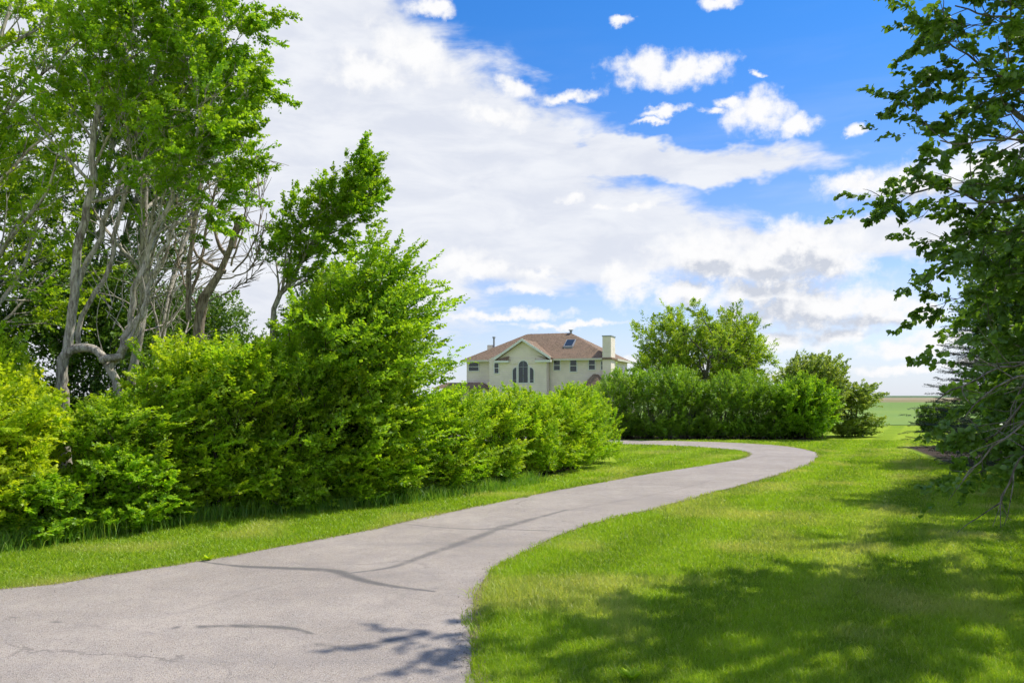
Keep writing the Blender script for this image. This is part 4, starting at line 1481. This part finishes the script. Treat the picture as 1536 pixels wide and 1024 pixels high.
# ------------------------------------------------------------------ far hedge and trees beyond the bend
FG = 'shrubs of the hedge beyond the driveway bend'
fA = shrub_mesh('hedge_shrub', 301, 1.0, 2.75, 300, M['leaf_hedge_far'], M['bark_grey'], leaf=0.085, blen=0.62, young=0.45, wind=(0.05, 0, 0), vert=1.1, nsh=9, nlf=7,
                wr=0.24, label='', group=FG, low=0.14, egg=0.6, stems=40, shoot=0.3)
fB = shrub_mesh('hedge_shrub', 302, 1.0, 2.75, 300, M['leaf_hedge_far'], M['bark_grey'], leaf=0.085, blen=0.60, young=0.30, wind=(0.05, 0, 0), vert=1.0, nsh=9, nlf=7,
                wr=0.26, label='', group=FG, low=0.12, egg=0.6, stems=40, shoot=0.3)
ordn = ['first', 'second', 'third', 'fourth', 'fifth', 'sixth', 'seventh', 'eighth', 'ninth', 'tenth', 'eleventh', 'twelfth']
fx = np.linspace(4.4, 12.4, 11)
for i, x in enumerate(fx):
    pr = fA if i % 2 == 0 else fB
    lb = ('upright hedge shrub beyond the driveway bend, %s from its left end' % ordn[i]) if i else 'leftmost upright hedge shrub beyond the driveway bend, beside the house wall'
    s = [0.90, 1.00, 0.86, 1.02, 0.93, 0.82, 0.88, 0.78, 0.90, 0.80, 0.86][i]
    place(pr, i < 2, x, 35.3 + 0.25 * math.sin(i * 1.7), i * 1.3, (1.0, s), lb, FG)
cb = shrub_mesh('bush', 303, 1.45, 2.6, 420, M['leaf_hedge'], M['bark_dark'], leaf=0.10, blen=0.7, young=0.12, wind=(0.1, 0, 0), vert=0.6, nsh=10, nlf=8,
                label='bright green pointed bush at the right end of the far hedge', cat='bush', egg=0.7)
cb.location = (12.7, 34.6, 0)

tf = Skel(310, trop=(0.02, 0.03, 0.02), wiggle=(0.08, 0.12, 0.15), wind=(0.1, 0, 0))
for dx, dy, L in [(-0.55, 0.1, 5.2), (-0.15, -0.2, 5.6), (0.3, 0.2, 5.5), (0.7, -0.1, 5.0), (0.05, 0.5, 5.2), (-0.9, -0.1, 4.6), (0.95, 0.1, 4.4), (0.05, -0.3, 6.0), (-0.3, 0.5, 5.6), (0.28, -0.5, 5.8)]:
    tf.grow((dx * 0.3, dy * 0.3, 0), (dx, dy, 1.15), L * 0.98, 0.12, 0, [(11, 0.30, 0.9, 0.45, 0.55), (7, 0.22, 0.7, 0.5, 0.7), (3, 0.3, 0.6, 0.55, 0.7)])
tf.bake('spreading_tree', 'light green spreading tree with open crown right of the house', 'tree', M['leaf_far'], M['bark_grey'], ((1040 - 768) / F * 41, 41, 0),
        leaf=0.095, nsh=9, nlf=8, shoot=0.44, wr=0.30, up=0.15, young=0.6, flat=0.4, flr=1.5, density=0.62)

to = shrub_mesh('olive_tree', 311, 1.85, 3.75, 640, M['leaf_olive'], M['bark_dark'], leaf=0.11, blen=0.75, young=0.45, wind=(0.15, 0, 0.05), vert=0.5, nsh=9, nlf=8,
                label='dull olive-green rounded tree at the end of the far hedge', cat='tree', low=0.12, amp=0.5, egg=0.75, foliage='crown')
to.scale = (1.12, 1.12, 1.04)
to.location = ((1216 - 768) / F * 36.6, 36.6, 0)
ob = shrub_mesh('bush', 312, 1.1, 2.3, 240, M['leaf_olive'], M['bark_dark'], leaf=0.10, blen=0.6, young=0.4, wind=(0.2, 0, 0), vert=0.4, nsh=9, nlf=8,
                label='dull green bush spreading low over the lawn right of the far hedge', cat='bush', low=0.05)
ob.scale = (1.25, 1.25, 1.05)
ob.location = ((1276 - 768) / F * 37.0, 37.0, 0)
rb = shrub_mesh('bush', 313, 1.15, 1.35, 260, M['leaf_shade'], M['bark_dark'], leaf=0.12, blen=0.5, young=0.5, wind=(0.1, 0, 0), vert=0.5, nsh=9, nlf=8,
                label='small dark bush alone on the lawn edge near the right-hand spruce', cat='bush')
rb.location = ((1408 - 768) / F * 42, 42, 0)

# ------------------------------------------------------------------ right-hand side
def spruce(seed, loc, H, R, label):
    rng = np.random.default_rng(seed)
    P, D, L = [], [], []
    z = 0.25
    paths = [(np.array([[0, 0, t * H] for t in np.linspace(0, 1, 8)]), np.linspace(0.16, 0.01, 8))]
    while z < H - 0.1:
        fr = 1 - z / H
        nb = int(7 + 6 * fr)
        a0 = rng.uniform(0, 6.28)
        for k in range(nb):
            a = a0 + k * 6.283 / nb + rng.normal(0, 0.15)
            ln = R * (fr ** 0.8) * rng.uniform(0.75, 1.15) + 0.12
            d = nrm([math.cos(a), math.sin(a), 0.15 + 0.35 * (1 - fr)])
            P.append([0, 0, z]); D.append(d); L.append(ln)
            m = int(ln / 0.28)
            for j in range(m):
                q = np.array([0, 0, z]) + d * ln * (j + 1) / (m + 1) + np.array([0, 0, -0.12 * ((j + 1) / (m + 1)) ** 2 * ln])
                sd = nrm(np.cross(d, [0, 0, 1])) * (1 if j % 2 else -1)
                P.append(q); D.append(nrm(d * 0.7 + sd * 0.7 + rng.normal(0, 0.1, 3))); L.append(min(0.7, 0.35 + 0.4 * (1 - (j + 1) / (m + 1))))
        z += 0.24 * rng.uniform(0.8, 1.2)
    P, D, L = map(np.array, (P, D, L))
    root = thing('spruce_tree', label, 'tree', loc)
    v, f, t = frond(P, D, L, rng, nsh=16, nlf=12, shoot=0.13, leaf=0.035, wr=0.11, up=0.0, droop=0.12, flat=0.5, young=0.3, spread=0.9)
    v[:, 2] = np.abs(v[:, 2]) + 0.01
    mesh_np('crown', v, f, M['needle'], root, t)
    paths += bough_paths(P, D, L, 0.012, 0.0, (0, 0, 0), 0.12, 2)
    vv, ff = tubes(paths, 5)
    mesh_np('trunk', vv, ff, M['bark_dark'], root, smooth=True)
    print('spruce', len(f))


spruce(401, (12.1, 18.3, 0), 6.2, 2.3, 'dark green spruce half hidden behind the right-hand poplar branches')
spruce(402, (13.6, 22.5, 0), 6.5, 2.3, 'second dark spruce farther back at the right edge')

LR = dict(leaf=0.076, nsh=8, nlf=7, shoot=0.20, wr=0.44, up=0.0, wind=(-0.1, 0, 0), young=0.22, flat=0.45, hi=True, droop=0.10)
rspec = [(15, 0.36, 0.95, 0.33, 0.45), (7, 0.2, 0.62, 0.42, 0.6), (2, 0.3, 0.6, 0.5, 0.7)]


def exR(s):
    bare_twigs(s, locR, [((1800, 600), (1620, 560), (1536, 565), (1490, 585), (1450, 625), 6.6, 0.022),
                         ((1800, 640), (1640, 600), (1560, 620), (1520, 650), (1440, 720), 6.6, 0.020),
                         ((1800, 560), (1640, 520), (1540, 545), (1480, 560), (1405, 600), 6.9, 0.018),
                         ((1800, 660), (1640, 640), (1570, 660), (1530, 690), (1500, 760), 6.4, 0.018)])
    """hand-placed limbs of the nearest poplar that reach into the picture"""
    loc = locR
    T = [((1700, 330), (1600, 300), (1500, 290), (1420, 305), (1350, 280), (1300, 290), 9.0, 0.05),
         ((1700, 260), (1600, 215), (1500, 200), (1430, 210), (1370, 215), (1345, 210), 8.6, 0.045),
         ((1720, 150), (1620, 130), (1520, 140), (1440, 120), (1390, 80), (1350, 60), 8.8, 0.05),
         ((1700, 60), (1600, 30), (1500, 30), (1420, 25), (1385, 10), (1370, 5), 9.0, 0.045),
         ((1700, 430), (1600, 390), (1520, 360), (1450, 350), (1400, 360), (1380, 375), 9.2, 0.045),
         ((1700, 520), (1620, 470), (1540, 420), (1470, 400), (1420, 420), (1395, 450), 9.5, 0.04),
         ((1720, 560), (1620, 520), (1540, 500), (1500, 530), (1460, 565), (1430, 600), 9.0, 0.04),
         ((1720, 560), (1660, 545), (1570, 560), (1510, 580), (1470, 610), (1430, 655), 7.4, 0.035),
         ((1720, 600), (1620, 585), (1540, 600), (1510, 640), (1495, 690), (1492, 770), 7.2, 0.03),
         ((1720, 480), (1620, 460), (1560, 470), (1510, 510), (1470, 580), (1455, 640), 8.0, 0.03)]
    for end in ((-4.1, -0.5, 7.8), (-3.9, -1.1, 7.6), (-3.4, -1.7, 7.2)):  # unseen high limbs, added to cast shadow on the road
        pts, rad = bez(s, [(0, 0, 6.0), (end[0] * 0.5, end[1] * 0.4, end[2] * 0.88), end], [0.05, 0.03, 0.01], 20, 0.02)
        s.sprout(pts, rad, 4.2, 1, [None, (14, 0.30, 0.75, 0.24, 0.6), (3, 0.25, 0.6, 0.5, 0.7)])
    for row in T:
        d, r = row[-2], row[-1]
        c = [tuple(at_depth(x + 62, y, d + 0.05 * k) - loc) for k, (x, y) in enumerate(row[:-2])]
        st = np.array([0, 0, c[0][2] * 0.88 + 0.1])
        pts, rad = bez(s, [tuple(st)] + c, [r, r * 0.8, r * 0.6, r * 0.35, 0.008], 26, 0.015)
        s.sprout(pts, rad, 4.2, 1, [None, (17, 0.25, 0.75, 0.26, 0.6), (3, 0.25, 0.6, 0.5, 0.7)])


def bare_twigs(s, loc, rows):
    for row in rows:
        d, r = row[-2], row[-1]
        c = [tuple(at_depth(x, y, d) - loc) for x, y in row[:-2]]
        pts, rad = bez(s, c, [r, r * 0.6, 0.006], 20, 0.012)
        for k in range(9):
            q, ax, rr = s.along(pts, rad, s.rng.uniform(0.3, 0.98))
            s.line(q, nrm(ax + s.rng.normal(0, 0.5, 3)), s.rng.uniform(0.2, 0.55), 0.006, 1)


locR = np.array([8.6, 9.3, 0.0])
poplar(501, locR, [((0, 0, 0), (0, 0, 1), 9.1, 0.19)], 'poplar with shade-coloured leaves on the right whose branches reach in over the lawn', LR, rspec, wind=(-0.05, 0, 0), bark='bark_grey',
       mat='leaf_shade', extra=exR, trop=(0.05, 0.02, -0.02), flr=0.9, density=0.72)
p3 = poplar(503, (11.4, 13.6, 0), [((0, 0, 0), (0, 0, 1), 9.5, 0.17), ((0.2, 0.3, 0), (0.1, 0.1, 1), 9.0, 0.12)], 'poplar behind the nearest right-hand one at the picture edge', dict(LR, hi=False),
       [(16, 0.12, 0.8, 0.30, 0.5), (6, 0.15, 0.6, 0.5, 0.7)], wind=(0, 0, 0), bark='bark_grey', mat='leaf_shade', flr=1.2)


dup(p3, (12.7, 17.0, 0), 2.1, (0.95, 0.95, 0.95), 'poplar standing right behind the dark spruce at the picture edge')
dup(p3, (11.6, 9.6, 0), 3.3, (0.9, 0.9, 1.0), 'unseen poplar beyond the right edge of the picture, added to shade the lawn in front')  # stands out of view, added for its shadow on the lawn
dup(p3, (16.2, 24.5, 0), 4.0, (1.0, 1.0, 0.98), 'farthest poplar in the right-hand row, behind the second spruce')

dup(bk, (10.8, 15.8, 0), 1.2, (1.1, 1.1, 1.2), 'dense dark leafy tree at the right edge in front of the spruce')

# small weeds
def weed(loc, s, label, seed):
    rng = np.random.default_rng(seed)
    n = 34
    a = rng.uniform(0, 6.28, n)
    D = nrm(np.stack([np.cos(a), np.sin(a), rng.uniform(0.4, 1.6, n)], 1))
    P = np.zeros((n, 3)) + rng.normal(0, 0.012, (n, 3)) * [1, 1, 0]
    Lr = rng.uniform(0.05, 0.12, n) * s
    v, f, k = leaf_geo(P, D, nrm(rng.normal(0, 0.3, (n, 3)) + [0, 0, 1]), Lr, Lr * 0.16, True)
    t = np.stack([rng.uniform(0.1, 0.7, n), rng.uniform(0.4, 1, n), np.zeros(n)], 1)
    o = mesh_np('weed', v, f, M['leaf_hedge'], tint=np.repeat(t, k, 0))
    o.location = loc
    o['label'] = label
    o['category'] = 'weed'
    return o


g = ground_pt(947, 1020)
weed((g[0], g[1], 0.0), 1.1, 'small bright weed standing in the lawn at the bottom of the picture', 1)
g = ground_pt(313, 841)
weed((g[0], g[1], 0.012), 1.0, 'flat weed growing on the left edge of the asphalt', 2)
